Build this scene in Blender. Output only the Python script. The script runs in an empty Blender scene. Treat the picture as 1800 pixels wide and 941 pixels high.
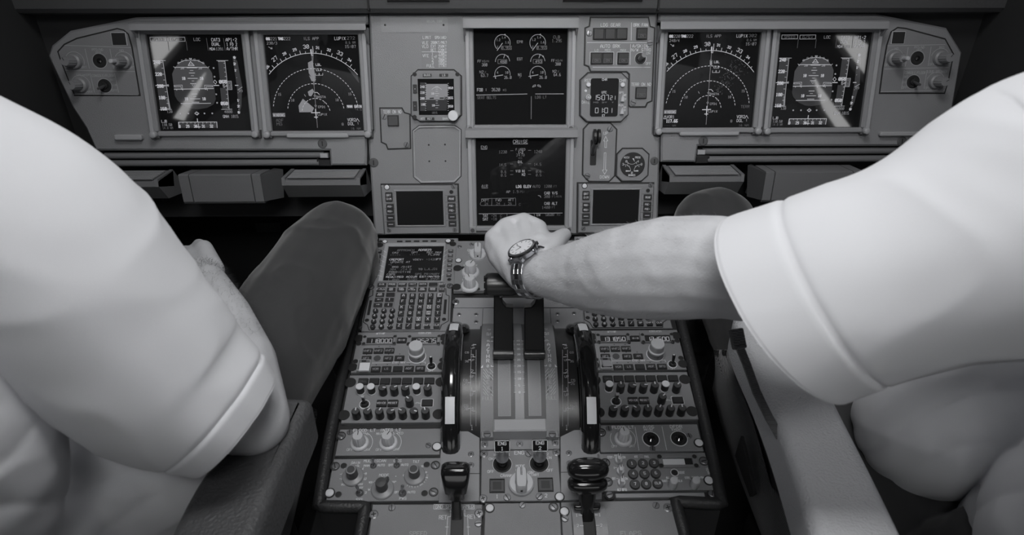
import bpy, bmesh, math, random
import numpy as np
from mathutils import Vector, Matrix, noise
from mathutils.geometry import tessellate_polygon
random.seed(7)
PI=math.pi; R_=math.radians
SC=bpy.context.scene; COL=SC.collection
# ------------------------------------------------------------------ camera
CAM=Vector((-0.02642,-1.12142,0.61099)); YAW,PITCH,ROLL=-0.018377,-0.54705,-0.002568; FPX=1200.0
PX0,PY0=900.0,470.5
RM=Matrix.Rotation(YAW,3,'Z')@Matrix.Rotation(PITCH,3,'X')@Matrix.Rotation(ROLL,3,'Y')
def ray(px,py): return RM@Vector(((px-PX0)/FPX,1.0,-(py-PY0)/FPX))
def W(px,py,d): return CAM+ray(px,py)*d          # point seen at a pixel, d metres ahead
def proj(p):
    l=RM.transposed()@(Vector(p)-CAM); return PX0+FPX*l.x/l.y, PY0-FPX*l.z/l.y
cd=bpy.data.cameras.new('camera'); cam=bpy.data.objects.new('camera',cd); COL.objects.link(cam)
cam.matrix_world=Matrix.Translation(CAM)@(RM.to_4x4()@Matrix.Rotation(PI/2,4,'X'))
cd.sensor_width=36.0; cd.lens=24.0; cd.clip_start=.02
cd.dof.use_dof=True; cd.dof.focus_distance=1.12; cd.dof.aperture_fstop=7.1
SC.camera=cam
SC.view_settings.view_transform='Standard'; SC.view_settings.look='None'; SC.view_settings.gamma=1
SC.view_settings.use_curve_mapping=False; SC.view_settings.exposure=0.0
# ------------------------------------------------------------------ materials
MATS={}
def mat(name,g,rough=.5,metal=0,bump=0,bscale=400,spec=.5,var=0,vscale=6,emit=0,coat=0,tint=1.05,detail=3,bdist=.001,sss=0,trans=0,sheen=0):
    if name in MATS: return MATS[name]
    m=bpy.data.materials.new(name); m.use_nodes=True; nt=m.node_tree; b=nt.nodes['Principled BSDF']
    c=(g,g*(1+(tint-1)*.2),g*tint,1)
    b.inputs['Base Color'].default_value=c; b.inputs['Roughness'].default_value=rough; b.inputs['Metallic'].default_value=metal
    b.inputs['Specular IOR Level'].default_value=spec
    if coat: b.inputs['Coat Weight'].default_value=coat; b.inputs['Coat Roughness'].default_value=.08
    if sheen: b.inputs['Sheen Weight'].default_value=sheen; b.inputs['Sheen Roughness'].default_value=.4
    if trans: b.inputs['Transmission Weight'].default_value=trans
    if emit:
        b.inputs['Emission Color'].default_value=(1,1,1.06,1); b.inputs['Emission Strength'].default_value=emit
    tc=nt.nodes.new('ShaderNodeTexCoord')
    if var:
        n=nt.nodes.new('ShaderNodeTexNoise'); n.inputs['Scale'].default_value=vscale; n.inputs['Detail'].default_value=6
        nt.links.new(tc.outputs['Object'],n.inputs['Vector'])
        r=nt.nodes.new('ShaderNodeMapRange'); r.inputs[1].default_value=.3; r.inputs[2].default_value=.7; r.inputs[3].default_value=1-var; r.inputs[4].default_value=1+var
        nt.links.new(n.outputs['Fac'],r.inputs[0])
        mx=nt.nodes.new('ShaderNodeVectorMath'); mx.operation='SCALE'; mx.inputs[0].default_value=c[:3]
        nt.links.new(r.outputs[0],mx.inputs['Scale']); nt.links.new(mx.outputs[0],b.inputs['Base Color'])
    if bump:
        n=nt.nodes.new('ShaderNodeTexNoise'); n.inputs['Scale'].default_value=bscale; n.inputs['Detail'].default_value=detail
        nt.links.new(tc.outputs['Object'],n.inputs['Vector'])
        bp=nt.nodes.new('ShaderNodeBump'); bp.inputs['Strength'].default_value=bump; bp.inputs['Distance'].default_value=bdist
        nt.links.new(n.outputs['Fac'],bp.inputs['Height']); nt.links.new(bp.outputs[0],b.inputs['Normal'])
    MATS[name]=m; return m
mat('panel',.235,.42,bump=.5,bscale=900,var=.07,vscale=14)
mat('board',.25,.45,bump=.6,bscale=700,var=.06,vscale=7)
mat('frame',.28,.4,bump=.35,bscale=800)
mat('frame_light',.38,.35,bump=.2)
mat('metal',.42,.32,metal=.85,bump=.1)
mat('screw',.30,.35,metal=.8)
mat('slot',.016,.6)
mat('deck',.02,.6)
mat('key',.034,.38,bump=.15)
mat('key_grey',.075,.4)
mat('black',.022,.32,bump=.12,bscale=600)
mat('gloss_black',.012,.14,coat=.6)
mat('lever_black',.012,.38,spec=.25)
mat('knob_black',.018,.38)
mat('knob_top',.07,.4)
mat('white',.72,.45)
mat('knob_white',.52,.42)
mat('knob_dim',.24,.4)
mat('knob_grey',.26,.35,var=.04)
mat('paint',.70,.5)
mat('paint_dim',.45,.5)
mat('paint_grey',.14,.5)
mat('screen',.013,.035,spec=.5)
mat('screen_soft',.013,.22,spec=.4)
mat('screen_ground',.03,.035,emit=.020)
mat('screen_sky',.04,.035,emit=.042)
mat('screen_tape',.03,.035,emit=.028)
mat('screen_bright',.1,.15,emit=.16)
mat('glow',.1,.4,emit=.40)
mat('glow_mid',.1,.4,emit=.19)
mat('glow_dim',.05,.4,emit=.085)
mat('glow_faint',.03,.4,emit=.05)
mat('leather',.075,.42,bump=.9,bscale=260,detail=5,bdist=.002)
mat('leather_rim',.03,.42,bump=.9,bscale=300,detail=5)
mat('shell',.035,.7,bump=.3,bscale=120)
mat('shield',.075,.75,bump=.5,bscale=200)
mat('floor',.02,.6,bump=.3,bscale=90)
mat('dark_grey',.09,.5,bump=.3)  # plain dark grey for fasteners, slot edges and frames
mat('box_grey',.16,.5,bump=.35,bscale=500)
# ------------------------------------------------------------------ stroke letters
G={' ':'','A':'0003264340 0242','B':'00063645443303 334241300010','C':'4536160501103041','D':'0006264442200000','E':'46060040 0333','F':'460600 0333',
'G':'45361605011030414323','H':'0006 4046 0343','I':'2026','J':'4641301001','K':'0006 4602 1440','L':'060040','M':'0006234640','N':'00064046','O':'100105163645413010',
'P':'00063645443303','Q':'100105163645413010 2240','R':'00063645443303 2340','S':'4536160504134241301001','T':'2026 0646','U':'060110304146','V':'062046','W':'0610243046',
'X':'0046 4006','Y':'062346 2320','Z':'06460040','0':'100105163645413010 0145','1':'152620 1030','2':'0516364544000040','3':'051636454433423010 3323 1001 4241'.replace(' 1001 4241',''),
'4':'30360242','5':'460603334241301001','6':'361605011030414233130 2'.replace('0 2','02'),'7':'064620','8':'1304051636454433130201103041423 3'.replace(' ',''),'9':'10304145361605041343',
'.':'2021','-':'1333','+':'1333 2224','/':'0046','%':'0046 0605 4041','&':'40050616250201103042','(':'36241220 30'.replace(' 30','30'),')':'16242210','<':'360330','>':'064306'.replace('064306','063300'),
':':'2122 2425','=':'1232 1434','#':'1016 3036 0242 0444','*':'1333 2224 1234','[':'36161030','_':'0040','o':'1424343 4'.replace(' ',''),'D_':''}
G['3']='05163645443323 3342413010 1001'.replace(' 1001','01'); G['6']='3616050110304142331302'; G['8']='13040516364544331302011030414233'; G['(']='36241230'; G[')']='16342210'
G['deg']='1516262515'
def seg7(ch):
    t={'0':'abcdef','1':'bc','2':'abged','3':'abgcd','4':'fgbc','5':'afgcd','6':'afgedc','7':'abc','8':'abcdefg','9':'abcdfg'}.get(ch,'')
    S={'a':((0,6),(4,6)),'b':((4,6),(4,3)),'c':((4,3),(4,0)),'d':((0,0),(4,0)),'e':((0,0),(0,3)),'f':((0,3),(0,6)),'g':((0,3),(4,3))}
    out=[]
    for k in t:
        (a,b),(c,d)=S[k]; mx,my=(a+c)/2,(b+d)/2
        out.append([(mx+(a-mx)*.82,my+(b-my)*.82),(mx+(c-mx)*.82,my+(d-my)*.82)])
    return out
def glyph(ch,seven=False):
    if seven: return seg7(ch) if ch!='.' else [[(4.9,0),(4.9,.5)]]
    s=G.get(ch,G.get(ch.upper(),'')); out=[]
    for pl in s.split():
        out.append([(int(pl[i]),int(pl[i+1])) for i in range(0,len(pl)-1,2)])
    return out
# ------------------------------------------------------------------ mesh builder
class M:
    def __init__(s): s.v=[]; s.f=[]; s.m=[]; s.names=[]; s.xf=None
    def mi(s,n):
        if n not in s.names: s.names.append(n)
        return s.names.index(n)
    def add(s,vs,fs,m):
        o=len(s.v)
        if s.xf is not None: vs=[s.xf@Vector(v) for v in vs]
        s.v+= [tuple(v) for v in vs]; k=s.mi(m)
        for f in fs: s.f.append([o+i for i in f]); s.m.append(k)
        return s
    def prism(s,poly,z0,z1,m,ch=0,top=None,bottom=False):
        n=len(poly); poly=[Vector(p[:2]) for p in poly]
        if sum(poly[i].x*poly[(i+1)%n].y-poly[(i+1)%n].x*poly[i].y for i in range(n))<0: poly.reverse()
        L=[(poly,z0)]
        if ch:
            L.append((poly,z1-ch)); L.append((inset(poly,ch),z1))
        else: L.append((poly,z1))
        vs=[];fs=[]
        for P,z in L: vs+=[(p.x,p.y,z) for p in P]
        for k in range(len(L)-1):
            for i in range(n): j=(i+1)%n; fs.append([k*n+i,k*n+j,(k+1)*n+j,(k+1)*n+i])
        s.add(vs,fs,m)
        P,z=L[-1]
        tri=tessellate_polygon([[Vector((p.x,p.y,0)) for p in P]]) if n>4 else None
        tv=[(p.x,p.y,z) for p in P]
        s.add(tv,[list(range(n))] ,top or m)
        if bottom: s.add([(p.x,p.y,z0) for p in poly],[list(range(n))[::-1]],m)
        return s
    def box(s,u0,u1,v0,v1,z0,z1,m,ch=0,top=None,bottom=False):
        return s.prism([(u0,v0),(u1,v0),(u1,v1),(u0,v1)],z0,z1,m,ch,top,bottom)
    def rbox(s,u0,u1,v0,v1,z0,z1,m,r=.002,ch=0,top=None,bottom=False): return s.prism(rrect(u0,u1,v0,v1,r),z0,z1,m,ch,top,bottom)
    def ring(s,outer,inner,z0,z1,m,ch=0,zi=None):
        """frame between two loops with equal vertex counts"""
        n=len(outer); outer=ccw(outer); inner=ccw(inner); zi=z0 if zi is None else zi
        oi=inset(outer,ch) if ch else outer; ii=inset(inner,-ch) if ch else inner
        loops=[(outer,z0),(outer,z1-ch),(oi,z1),(ii,z1),(inner,z1-ch),(inner,zi)]
        vs=[];fs=[]
        for P,z in loops: vs+=[(p[0],p[1],z) for p in P]
        for k in range(5):
            if ch==0 and k in (1,3): continue
            for i in range(n): j=(i+1)%n; fs.append([k*n+i,k*n+j,(k+1)*n+j,(k+1)*n+i])
        return s.add(vs,fs,m)
    def lathe(s,prof,m,c=(0,0),n=28,mats=None,ax=None):
        """profile [(r,z)] turned about the local normal; ax=(origin,dir) for another axis"""
        if ax: o,d=Vector(ax[0]),Vector(ax[1]).normalized(); e1=d.orthogonal().normalized(); e2=d.cross(e1)
        else: o=Vector((c[0],c[1],0)); d=Vector((0,0,1)); e1=Vector((1,0,0)); e2=Vector((0,1,0))
        for k in range(len(prof)-1):
            (r0,z0),(r1,z1)=prof[k],prof[k+1]; mm=mats[k] if mats else m
            vs=[];fs=[]
            for r,z in ((r0,z0),(r1,z1)):
                for i in range(n):
                    a=2*PI*i/n; vs.append(o+d*z+e1*(r*math.cos(a))+e2*(r*math.sin(a)))
            for i in range(n): j=(i+1)%n; fs.append([i,j,n+j,n+i])
            s.add(vs,fs,mm)
        return s
    def tube(s,pts,r,m,n=10,closed=False):
        rr=r if isinstance(r,(list,tuple)) else [r]*len(pts); pts=[Vector(p) for p in pts]
        vs=[];fs=[];N=len(pts); up=None
        for k,p in enumerate(pts):
            t=(pts[(k+1)%N]-pts[k-1]) if closed else (pts[min(k+1,N-1)]-pts[max(k-1,0)])
            t.normalize()
            if up is None: up=t.orthogonal().normalized()
            up=(up-t*up.dot(t)).normalized(); b=t.cross(up)
            for i in range(n):
                a=2*PI*i/n; vs.append(p+(up*math.cos(a)+b*math.sin(a))*rr[k])
        for k in range(N if closed else N-1):
            k2=(k+1)%N
            for i in range(n): j=(i+1)%n; fs.append([k*n+i,k*n+j,k2*n+j,k2*n+i])
        if not closed: fs.append(list(range(n))[::-1]); fs.append([(N-1)*n+i for i in range(n)])
        return s.add(vs,fs,m)
    def loft(s,secs,m,n=28,caps=True,closed=False):
        """secs: (centre, ax, ay, rx, ry, exponent)"""
        vs=[];fs=[]
        for c,ax,ay,rx,ry,e in secs:
            c,ax,ay=Vector(c),Vector(ax),Vector(ay)
            for i in range(n):
                a=2*PI*i/n; ca,sa=math.cos(a),math.sin(a)
                x=abs(ca)**(2/e)*(1 if ca>=0 else -1); y=abs(sa)**(2/e)*(1 if sa>=0 else -1)
                vs.append(c+ax*rx*x+ay*ry*y)
        K=len(secs)
        for k in range(K-1):
            for i in range(n): j=(i+1)%n; fs.append([k*n+i,k*n+j,(k+1)*n+j,(k+1)*n+i])
        if caps: fs.append(list(range(n))[::-1]); fs.append([(K-1)*n+i for i in range(n)])
        return s.add(vs,fs,m)
    def line(s,p,q,w,m,z=0):
        p,q=Vector(p),Vector(q)
        if len(p)<3: p=Vector((p.x,p.y,z)); q=Vector((q.x,q.y,z))
        d=q-p
        if d.length<1e-7: return s
        d.normalize(); nn=Vector((-d.y,d.x,0))*(w/2); e=d*(w*.35)
        return s.add([p-e-nn,q+e-nn,q+e+nn,p-e+nn],[[0,1,2,3]],m)
    def pline(s,pts,w,m,z=0,closed=False):
        for i in range(len(pts)-(0 if closed else 1)): s.line(pts[i],pts[(i+1)%len(pts)],w,m,z)
        return s
    def arc(s,c,r,a0,a1,w,m,z=0,n=24,dash=False):
        pts=[(c[0]+r*math.cos(R_(a0+(a1-a0)*i/n)),c[1]+r*math.sin(R_(a0+(a1-a0)*i/n))) for i in range(n+1)]
        for i in range(n):
            if dash and i%2: continue
            s.line(pts[i],pts[i+1],w,m,z)
        return s
    def disc(s,c,r,m,z=0,n=24): return s.add([(c[0]+r*math.cos(2*PI*i/n),c[1]+r*math.sin(2*PI*i/n),z) for i in range(n)],[list(range(n))],m)
    def flat(s,poly,m,z=0): return s.add([(p[0],p[1],z) for p in ccw(poly)],[list(range(len(poly)))],m)
    def text(s,t,c,h,m,z=0,width=None,w=None,align='c',rot=0,seven=False,slant=0):
        """centred string, h = letter height, width = total width"""
        if not t: return s
        n=len(t); k=h/6.0; adv=5.7
        tot=(n*adv-1.7)*k; kx=k
        if width: kx=k*width/tot; tot=width
        w=w or h*.13
        x0={'c':-tot/2,'l':0,'r':-tot}[align]; cr,sr=math.cos(rot),math.sin(rot)
        for i,ch in enumerate(t):
            for pl in glyph(ch,seven):
                q=[]
                for (a,b) in pl:
                    x=x0+(i*adv+a)*kx+b*k*slant; y=b*k-h/2
                    q.append((c[0]+x*cr-y*sr,c[1]+x*sr+y*cr))
                if len(q)>1: s.pline(q,w,m,z)
        return s
    def build(s,name,parent=None,label=None,angle=32,smooth=True,loc=None,kind=None):
        me=s.mesh(name,angle,smooth); return link(name,me,parent,label,loc,kind)
    def mesh(s,name,angle=32,smooth=True):
        me=bpy.data.meshes.new(name); me.from_pydata(s.v,[],s.f)
        for n in s.names: me.materials.append(MATS[n])
        me.polygons.foreach_set('material_index',s.m)
        if smooth:
            me.polygons.foreach_set('use_smooth',[True]*len(me.polygons)); me.update(); me.set_sharp_from_angle(angle=R_(angle))
        me.update(); return me
def link(name,me,parent=None,label=None,loc=None,kind=None,mx=None):
    o=bpy.data.objects.new(name,me); COL.objects.link(o)
    if parent is not None: o.parent=parent
    if mx is not None: o.matrix_local=mx
    elif loc is not None: o.location=loc
    if label: o['label']=label
    if kind: o['kind']=kind
    return o
def ccw(P):
    P=[tuple(p) for p in P]; n=len(P)
    a=sum(P[i][0]*P[(i+1)%n][1]-P[(i+1)%n][0]*P[i][1] for i in range(n))
    return P if a>=0 else [P[0]]+P[1:][::-1]
def inset(P,d):
    P=[Vector(p[:2]) for p in P]; n=len(P); out=[]
    for i in range(n):
        a,b,c=P[i-1],P[i],P[(i+1)%n]; e1=(b-a); e2=(c-b)
        if e1.length<1e-9 or e2.length<1e-9: out.append(b.copy()); continue
        e1.normalize(); e2.normalize(); n1=Vector((-e1.y,e1.x)); n2=Vector((-e2.y,e2.x)); mm=n1+n2
        if mm.length<1e-4: out.append(b+n1*d); continue
        mm.normalize(); out.append(b+mm*(d/max(.35,mm.dot(n1))))
    return out
def rrect(u0,u1,v0,v1,r,n=4):
    out=[]
    for cx,cy,a in ((u1-r,v0+r,-90),(u1-r,v1-r,0),(u0+r,v1-r,90),(u0+r,v0+r,180)):
        for i in range(n+1): t=R_(a+90*i/n); out.append((cx+r*math.cos(t),cy+r*math.sin(t)))
    return out
def octo(u0,u1,v0,v1,c): return [(u0+c,v0),(u1-c,v0),(u1,v0+c),(u1,v1-c),(u1-c,v1),(u0+c,v1),(u0,v1-c),(u0,v0+c)]
# ------------------------------------------------------------------ planes and things
class Plane:
    def __init__(s,o,V,U=(1,0,0)):
        s.o=Vector(o); s.U=Vector(U).normalized(); s.V=Vector(V).normalized(); s.N=s.U.cross(s.V).normalized()
    def uv(s,px,py,h=0):
        d=ray(px,py); o=s.o+s.N*h; t=(o-CAM).dot(s.N)/d.dot(s.N); p=CAM+d*t-s.o
        return Vector((p.dot(s.U),p.dot(s.V)))
    def pt(s,u,v,h=0): return s.o+s.U*u+s.V*v+s.N*h
    def mx(s,u,v,h=0):
        m=Matrix((s.U,s.V,s.N)).transposed().to_4x4(); m.translation=s.pt(u,v,h); return m
PA=R_(15); QA=.22821
PP=Plane((0,0,0),(0,math.sin(PA),math.cos(PA)))      # main instrument panel
QQ=Plane((0,0,0),(0,math.cos(QA),math.sin(QA)))      # pedestal top
def crop(x0,y0,s): return lambda x,y:(x0+x/s,y0+y/s)
c1=crop(250,50,4.955);c2=crop(455,50,4.955);c3=crop(1155,50,4.953);c4=crop(1345,50,4.955);c5=crop(825,40,4.951);c6=crop(825,235,5.378)
c7=crop(80,30,5.533);c8=crop(1530,30,5.535);d1=crop(1015,25,4.953);d2=crop(660,410,8.556);d3=crop(625,490,8.556);d4=crop(600,580,5.535)
d5=crop(1020,570,5.229);d6=crop(1040,740,6.272);d7=crop(800,560,4.483);d8=crop(780,750,4.927)
cA=crop(60,0,2.94);cB=crop(640,10,3.035);cC=crop(1140,0,2.727);cD=crop(640,220,3.333);cG=crop(560,660,3.35);cJ=crop(780,360,3.619);cI=crop(1000,520,2.236);cH=crop(780,500,2.134)
px_=lambda x,y:(x,y)
def root(name,label,cat,mx,group=None):
    e=bpy.data.objects.new(name,None); COL.objects.link(e); e.empty_display_size=.02; e.matrix_world=mx
    e['label']=label; e['category']=cat
    if group: e['group']=group
    return e
class Th:
    def __init__(s,name,label,cat,pl,at,group=None,src=None,c=px_):
        s.pl=pl; s.c=c; u=pl.uv(*at); s.src=pl.uv(*(src or at)); s.pos=u
        s.e=root(name,label,cat,pl.mx(u.x,u.y),group)
    def L(s,x,y,h=0):
        p=s.pl.uv(*s.c(x,y),h)-s.src; return (p.x,p.y)
    def R(s,x0,y0,x1,y1,h=0):
        xm,ym=(x0+x1)/2,(y0+y1)/2
        return s.L(x0,ym,h)[0],s.L(x1,ym,h)[0],s.L(xm,y1,h)[1],s.L(xm,y0,h)[1]
    def poly(s,P,h=0): return [s.L(x,y,h) for x,y in P]
    def dx(s,x,y,n): return s.L(x+n/2,y)[0]-s.L(x-n/2,y)[0]
    def T(s,m,t,x0,x1,y,hh,mt='paint',z=.0003,w=None,h=0,rot=0,seven=False):
        a=s.L(x0,y,h); b=s.L(x1,y,h); H=s.L(x0,y-hh/2,h)[1]-s.L(x0,y+hh/2,h)[1]
        return m.text(t,((a[0]+b[0])/2,(a[1]+b[1])/2),H,mt,z+h,width=b[0]-a[0],w=w or max(H*.13,.00035),seven=seven)
SH={}
def inst(kind,name,parent,u,v,h=0,rot=0,sc=1,label=None):
    mx=Matrix.Translation((u,v,h))@Matrix.Rotation(rot,4,'Z')@(Matrix.Diagonal((sc[0],sc[1],sc[2],1)) if isinstance(sc,tuple) else Matrix.Scale(sc,4))
    return link(name,SH[kind],parent,label,mx=mx)
# shared small meshes ------------------------------------------------
def mk():
    m=M(); m.lathe([(.0052,0),(.0052,.0012),(.0045,.0018),(0,.002)],'screw',n=20); m.box(-.0044,.0044,-.0006,.0006,.0018,.00215,'slot'); SH['screw']=m.mesh('screw')
    m=M(); m.lathe([(.0068,0),(.0068,.0006),(.0055,.0006),(.0055,-.0006),(.0048,-.0006),(.0048,.0012),(.0042,.0016),(0,.0018)],'screw',n=24,mats=['slot','slot','slot','slot','screw','screw','screw']); m.box(-.004,.004,-.0006,.0006,.0016,.00195,'slot'); SH['cupscrew']=m.mesh('screw')
    m=M(); m.lathe([(.0050,0),(.0050,.0005),(.0040,.001),(0,.0011)],'screw',n=18); m.box(-.0026,.0026,-.0005,.0005,.0009,.0013,'slot'); m.box(-.0005,.0005,-.0026,.0026,.0009,.0013,'slot'); SH['cross']=m.mesh('screw')
    m=M(); m.lathe([(.0072,0),(.0072,.0008),(.0056,.0008),(.0056,.0014),(.0045,.0022),(0,.0026)],'white',n=24,mats=['slot','slot','slot','white','white']); SH['whitestud']=m.mesh('stud')
    m=M(); m.lathe([(.0032,0),(.0032,.0006),(0,.0007)],'slot',n=14); m.lathe([(.0032,.0),(.0038,.0003),(.0032,.0007)],'key_grey',n=14); SH['tiny']=m.mesh('rivet')
    m=M(); m.lathe([(.0075,0),(.0075,.0004),(0,.0005)],'slot',n=20); SH['hole']=m.mesh('fixing_hole')
    # cylinder volume knob with white index
    m=M(); m.lathe([(.0066,0),(.0066,.016),(.0058,.0172),(0,.0174)],'knob_black',n=24,mats=['knob_black','knob_black','knob_top']); m.box(-.0009,.0009,.0008,.0058,.0173,.0178,'paint'); SH['volknob']=m.mesh('volume_knob')
    m=M(); m.lathe([(.0068,0),(.0068,.0025),(.0064,.0026),(.0064,.0160),(.0056,.0172),(0,.0174)],'white',n=24,mats=['white','white','knob_black','white','white']); SH['litknob']=m.mesh('volume_knob')
    # fluted dimmer knob on a skirt
    m=M(); m.lathe([(.0165,0),(.0165,.002),(.0150,.004),(.011,.005)],'knob_white',n=36)
    def fl(r,z,k=12,n=72): return [((r*(1-.07*(1 if math.cos(k*2*PI*i/n)>0 else 0)))*math.cos(2*PI*i/n),(r*(1-.07*(1 if math.cos(k*2*PI*i/n)>0 else 0)))*math.sin(2*PI*i/n),z) for i in range(n)]
    n=72; vs=fl(.0115,.004)+fl(.0098,.022)+fl(.0088,.0235); fs=[[k*n+i,k*n+(i+1)%n,(k+1)*n+(i+1)%n,(k+1)*n+i] for k in range(2) for i in range(n)]; fs.append([2*n+i for i in range(n)])
    m.add(vs,fs,'knob_white'); m.box(-.0006,.0006,.001,.0085,.0235,.0239,'slot'); m.box(-.0007,.0007,.011,.0155,.004,.0052,'paint'); SH['dimmer']=m.mesh('dimmer_knob',50)
    # tall double knob seen sideways on the outer corner panels
    m=M(); m.lathe([(.0190,0),(.0190,.003),(.0175,.007),(.013,.009)],'knob_dim',n=36)
    vs=fl(.0128,.008)+fl(.0112,.030)+fl(.010,.032); m.add(vs,fs,'knob_dim'); m.lathe([(.0055,.032),(.0055,.046),(.004,.048),(0,.0482)],'knob_white',n=20); SH['doubleknob']=m.mesh('brightness_knob',50)
    m=M(); m.lathe([(.0190,0),(.0190,.003),(.0175,.007),(.013,.009)],'knob_dim',n=36)
    vs=fl(.0128,.008)+fl(.0118,.030)+fl(.0108,.032); m.add(vs,fs,'knob_dim'); m.box(-.0006,.0006,.002,.010,.032,.0324,'slot'); SH['singleknob']=m.mesh('brightness_knob',50)
    # bat handle toggle
    m=M(); m.lathe([(.0062,0),(.0062,.0012),(.0045,.003),(.0038,.003)],'metal',n=20,mats=['slot','metal','slot']); m.tube([(0,0,.001),(0,.0012,.008),(0,.003,.018),(0,.0034,.0195)],[.0016,.0019,.0028,.0018],'metal',n=12); SH['toggle']=m.mesh('toggle_switch')
    m=M(); m.lathe([(.0088,0),(.0088,.0008),(.0075,.001),(.0065,.001)],'paint',n=20,mats=['paint','paint','slot']); m.lathe([(.0062,0),(.0050,.004),(0,.0045)],'black',n=20); m.tube([(0,0,.001),(0,.001,.008),(0,.0035,.020),(0,.0042,.0225)],[.0022,.0024,.0031,.0024],'gloss_black',n=12); m.lathe([(.0022,.0222),(0,.0236)],'white',ax=((0,.0036,0),(0,.02,1)),n=10); SH['blacktoggle']=m.mesh('toggle_switch')
    m=M(); m.lathe([(.0088,0),(.0088,.0008),(.0075,.001),(.0065,.001)],'paint',n=20,mats=['paint','paint','slot']); m.lathe([(.0062,0),(.0050,.004),(0,.0045)],'black',n=20); m.box(-.0022,.0022,-.0014,.0014,.002,.020,'black',.0005); m.box(-.0028,.0028,-.0019,.0019,.020,.0235,'paint_dim',.0005); SH['flattoggle']=m.mesh('toggle_switch')
    # octagonal mushroom toggle well
    m=M(); m.lathe([(.0130,0),(.0130,.0012),(.0118,.0014),(.0112,.0002),(.0085,.0002),(.0085,.001),(.006,.001),(.006,.0035),(.0028,.0055),(0,.006)],'black',n=28,mats=['paint','paint','slot','slot','black','slot','black','gloss_black','gloss_black']); SH['wellbutton']=m.mesh('guarded_button')
    # selector: small white pointer knobs
    m=M(); m.lathe([(.0060,0),(.0060,.0065),(.005,.0072),(0,.0074)],'knob_white',n=20); m.loft([((0,0,.007),(1,0,0),(0,1,0),.0028,.0058,4),((0,0,.016),(1,0,0),(0,1,0),.0024,.0052,4)],'knob_white',n=16); m.box(-.0007,.0007,.001,.005,.016,.0163,'slot'); SH['pointer']=m.mesh('selector_knob')
    m=M(); m.lathe([(.0062,0),(.0060,.012),(.0058,.0165),(.0048,.0178),(0,.018)],'knob_white',n=24); SH['cylwhite']=m.mesh('selector_knob')
    # big selector with bar grip
    m=M(); m.lathe([(.0160,0),(.0160,.0045),(.0145,.0065),(.008,.007)],'knob_white',n=36); m.loft([((0,0,.006),(1,0,0),(0,1,0),.0072,.0150,5),((0,0,.019),(1,0,0),(0,1,0),.0068,.0142,5),((0,0,.021),(1,0,0),(0,1,0),.0058,.0130,5)],'knob_white',n=28); m.box(-.0010,-.0003,.002,.0128,.021,.0214,'slot'); m.box(.0003,.0010,.002,.0128,.021,.0214,'slot'); m.box(-.0014,.0014,-.0152,-.0145,.010,.013,'slot'); SH['barsel']=m.mesh('selector_knob')
    # radar knobs
    m=M(); m.lathe([(.0150,0),(.0150,.0015),(.0138,.003),(.0078,.005),(.0074,.0185),(.0068,.0196),(.0052,.0198),(.0052,.0190),(0,.0190)],'key_grey',n=32,mats=['knob_grey','knob_grey','knob_grey','key_grey','key_grey','knob_grey','slot','key_grey']); SH['radarknob']=m.mesh('control_knob')
    m=M(); m.lathe([(.0158,0),(.0158,.0015),(.0145,.003),(.0080,.005),(.0076,.0190),(.0070,.020),(0,.0205)],'key_grey',n=32,mats=['knob_grey','knob_grey','knob_grey','key_grey','knob_top','knob_top']); m.prism([(-.006,0),(.006,0),(.001,.0150),(-.001,.0150)],.003,.012,'key_grey',.001); SH['modeknob']=m.mesh('mode_knob')
    # frequency double knob
    m=M(); m.lathe([(.0138,0),(.0138,.0008),(.0128,.001),(.0125,.0012),(.0125,.009),(.0122,.0095),(.0128,.011),(.0128,.014),(.0112,.0152),(.0108,.016),(.0108,.0265),(.0100,.028),(0,.0284)],'knob_grey',n=40,mats=['paint','paint','slot','knob_grey','knob_grey','knob_grey','knob_white','knob_white','knob_white','knob_white','knob_white','knob_white']); SH['freqknob']=m.mesh('frequency_knob')
    m=M(); m.lathe([(.0050,0),(.0050,.006),(.0040,.007),(0,.0072)],'white',n=20); SH['whitebutton']=m.mesh('button')
mk()
def hom(src):
    """crop corners TL,TR,BR,BL -> unit square"""
    dst=[(0,0),(1,0),(1,1),(0,1)]; A=[];b=[]
    for (x,y),(X,Y) in zip(src,dst):
        A.append([x,y,1,0,0,0,-X*x,-X*y]);b.append(X);A.append([0,0,0,x,y,1,-Y*x,-Y*y]);b.append(Y)
    h=np.linalg.solve(np.array(A,float),np.array(b,float))
    def f(x,y):
        w=h[6]*x+h[7]*y+1; return (h[0]*x+h[1]*y+h[2])/w,(h[3]*x+h[4]*y+h[5])/w
    return f
S_=.159
class Scr:
    """drawing surface of a screen: crop pixels -> metres on the glass"""
    def __init__(s,corners,wd=S_,ht=S_): s.f=hom(corners); s.w=wd; s.h=ht; s.m=M()
    def P(s,x,y): a,b=s.f(x,y); return ((a-.5)*s.w,(.5-b)*s.h)
    def T(s,t,x0,x1,y,hh,mt='glow',w=None,seven=False):
        a=s.P(x0,y); b=s.P(x1,y); H=s.P(x0,y-hh/2)[1]-s.P(x0,y+hh/2)[1]
        s.m.text(t,((a[0]+b[0])/2,(a[1]+b[1])/2),H,mt,.0006,width=b[0]-a[0],w=w or H*.11,seven=seven)
    def Ln(s,pts,w=.0006,mt='glow',closed=False): s.m.pline([s.P(*p) for p in pts],w,mt,.0006,closed)
    def A(s,c,r,a0,a1,w=.0006,mt='glow',n=30,dash=False):
        cc=s.P(*c); rr=abs(s.P(c[0]+r,c[1])[0]-cc[0]); s.m.arc(cc,rr,a0,a1,w,mt,.0006,n,dash)
    def F(s,pts,mt,z=.0003): s.m.flat([s.P(*p) for p in pts],mt,z)
    def D(s,c,r,mt='glow'): cc=s.P(*c); s.m.disc(cc,r,mt,.0006,10)
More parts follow.
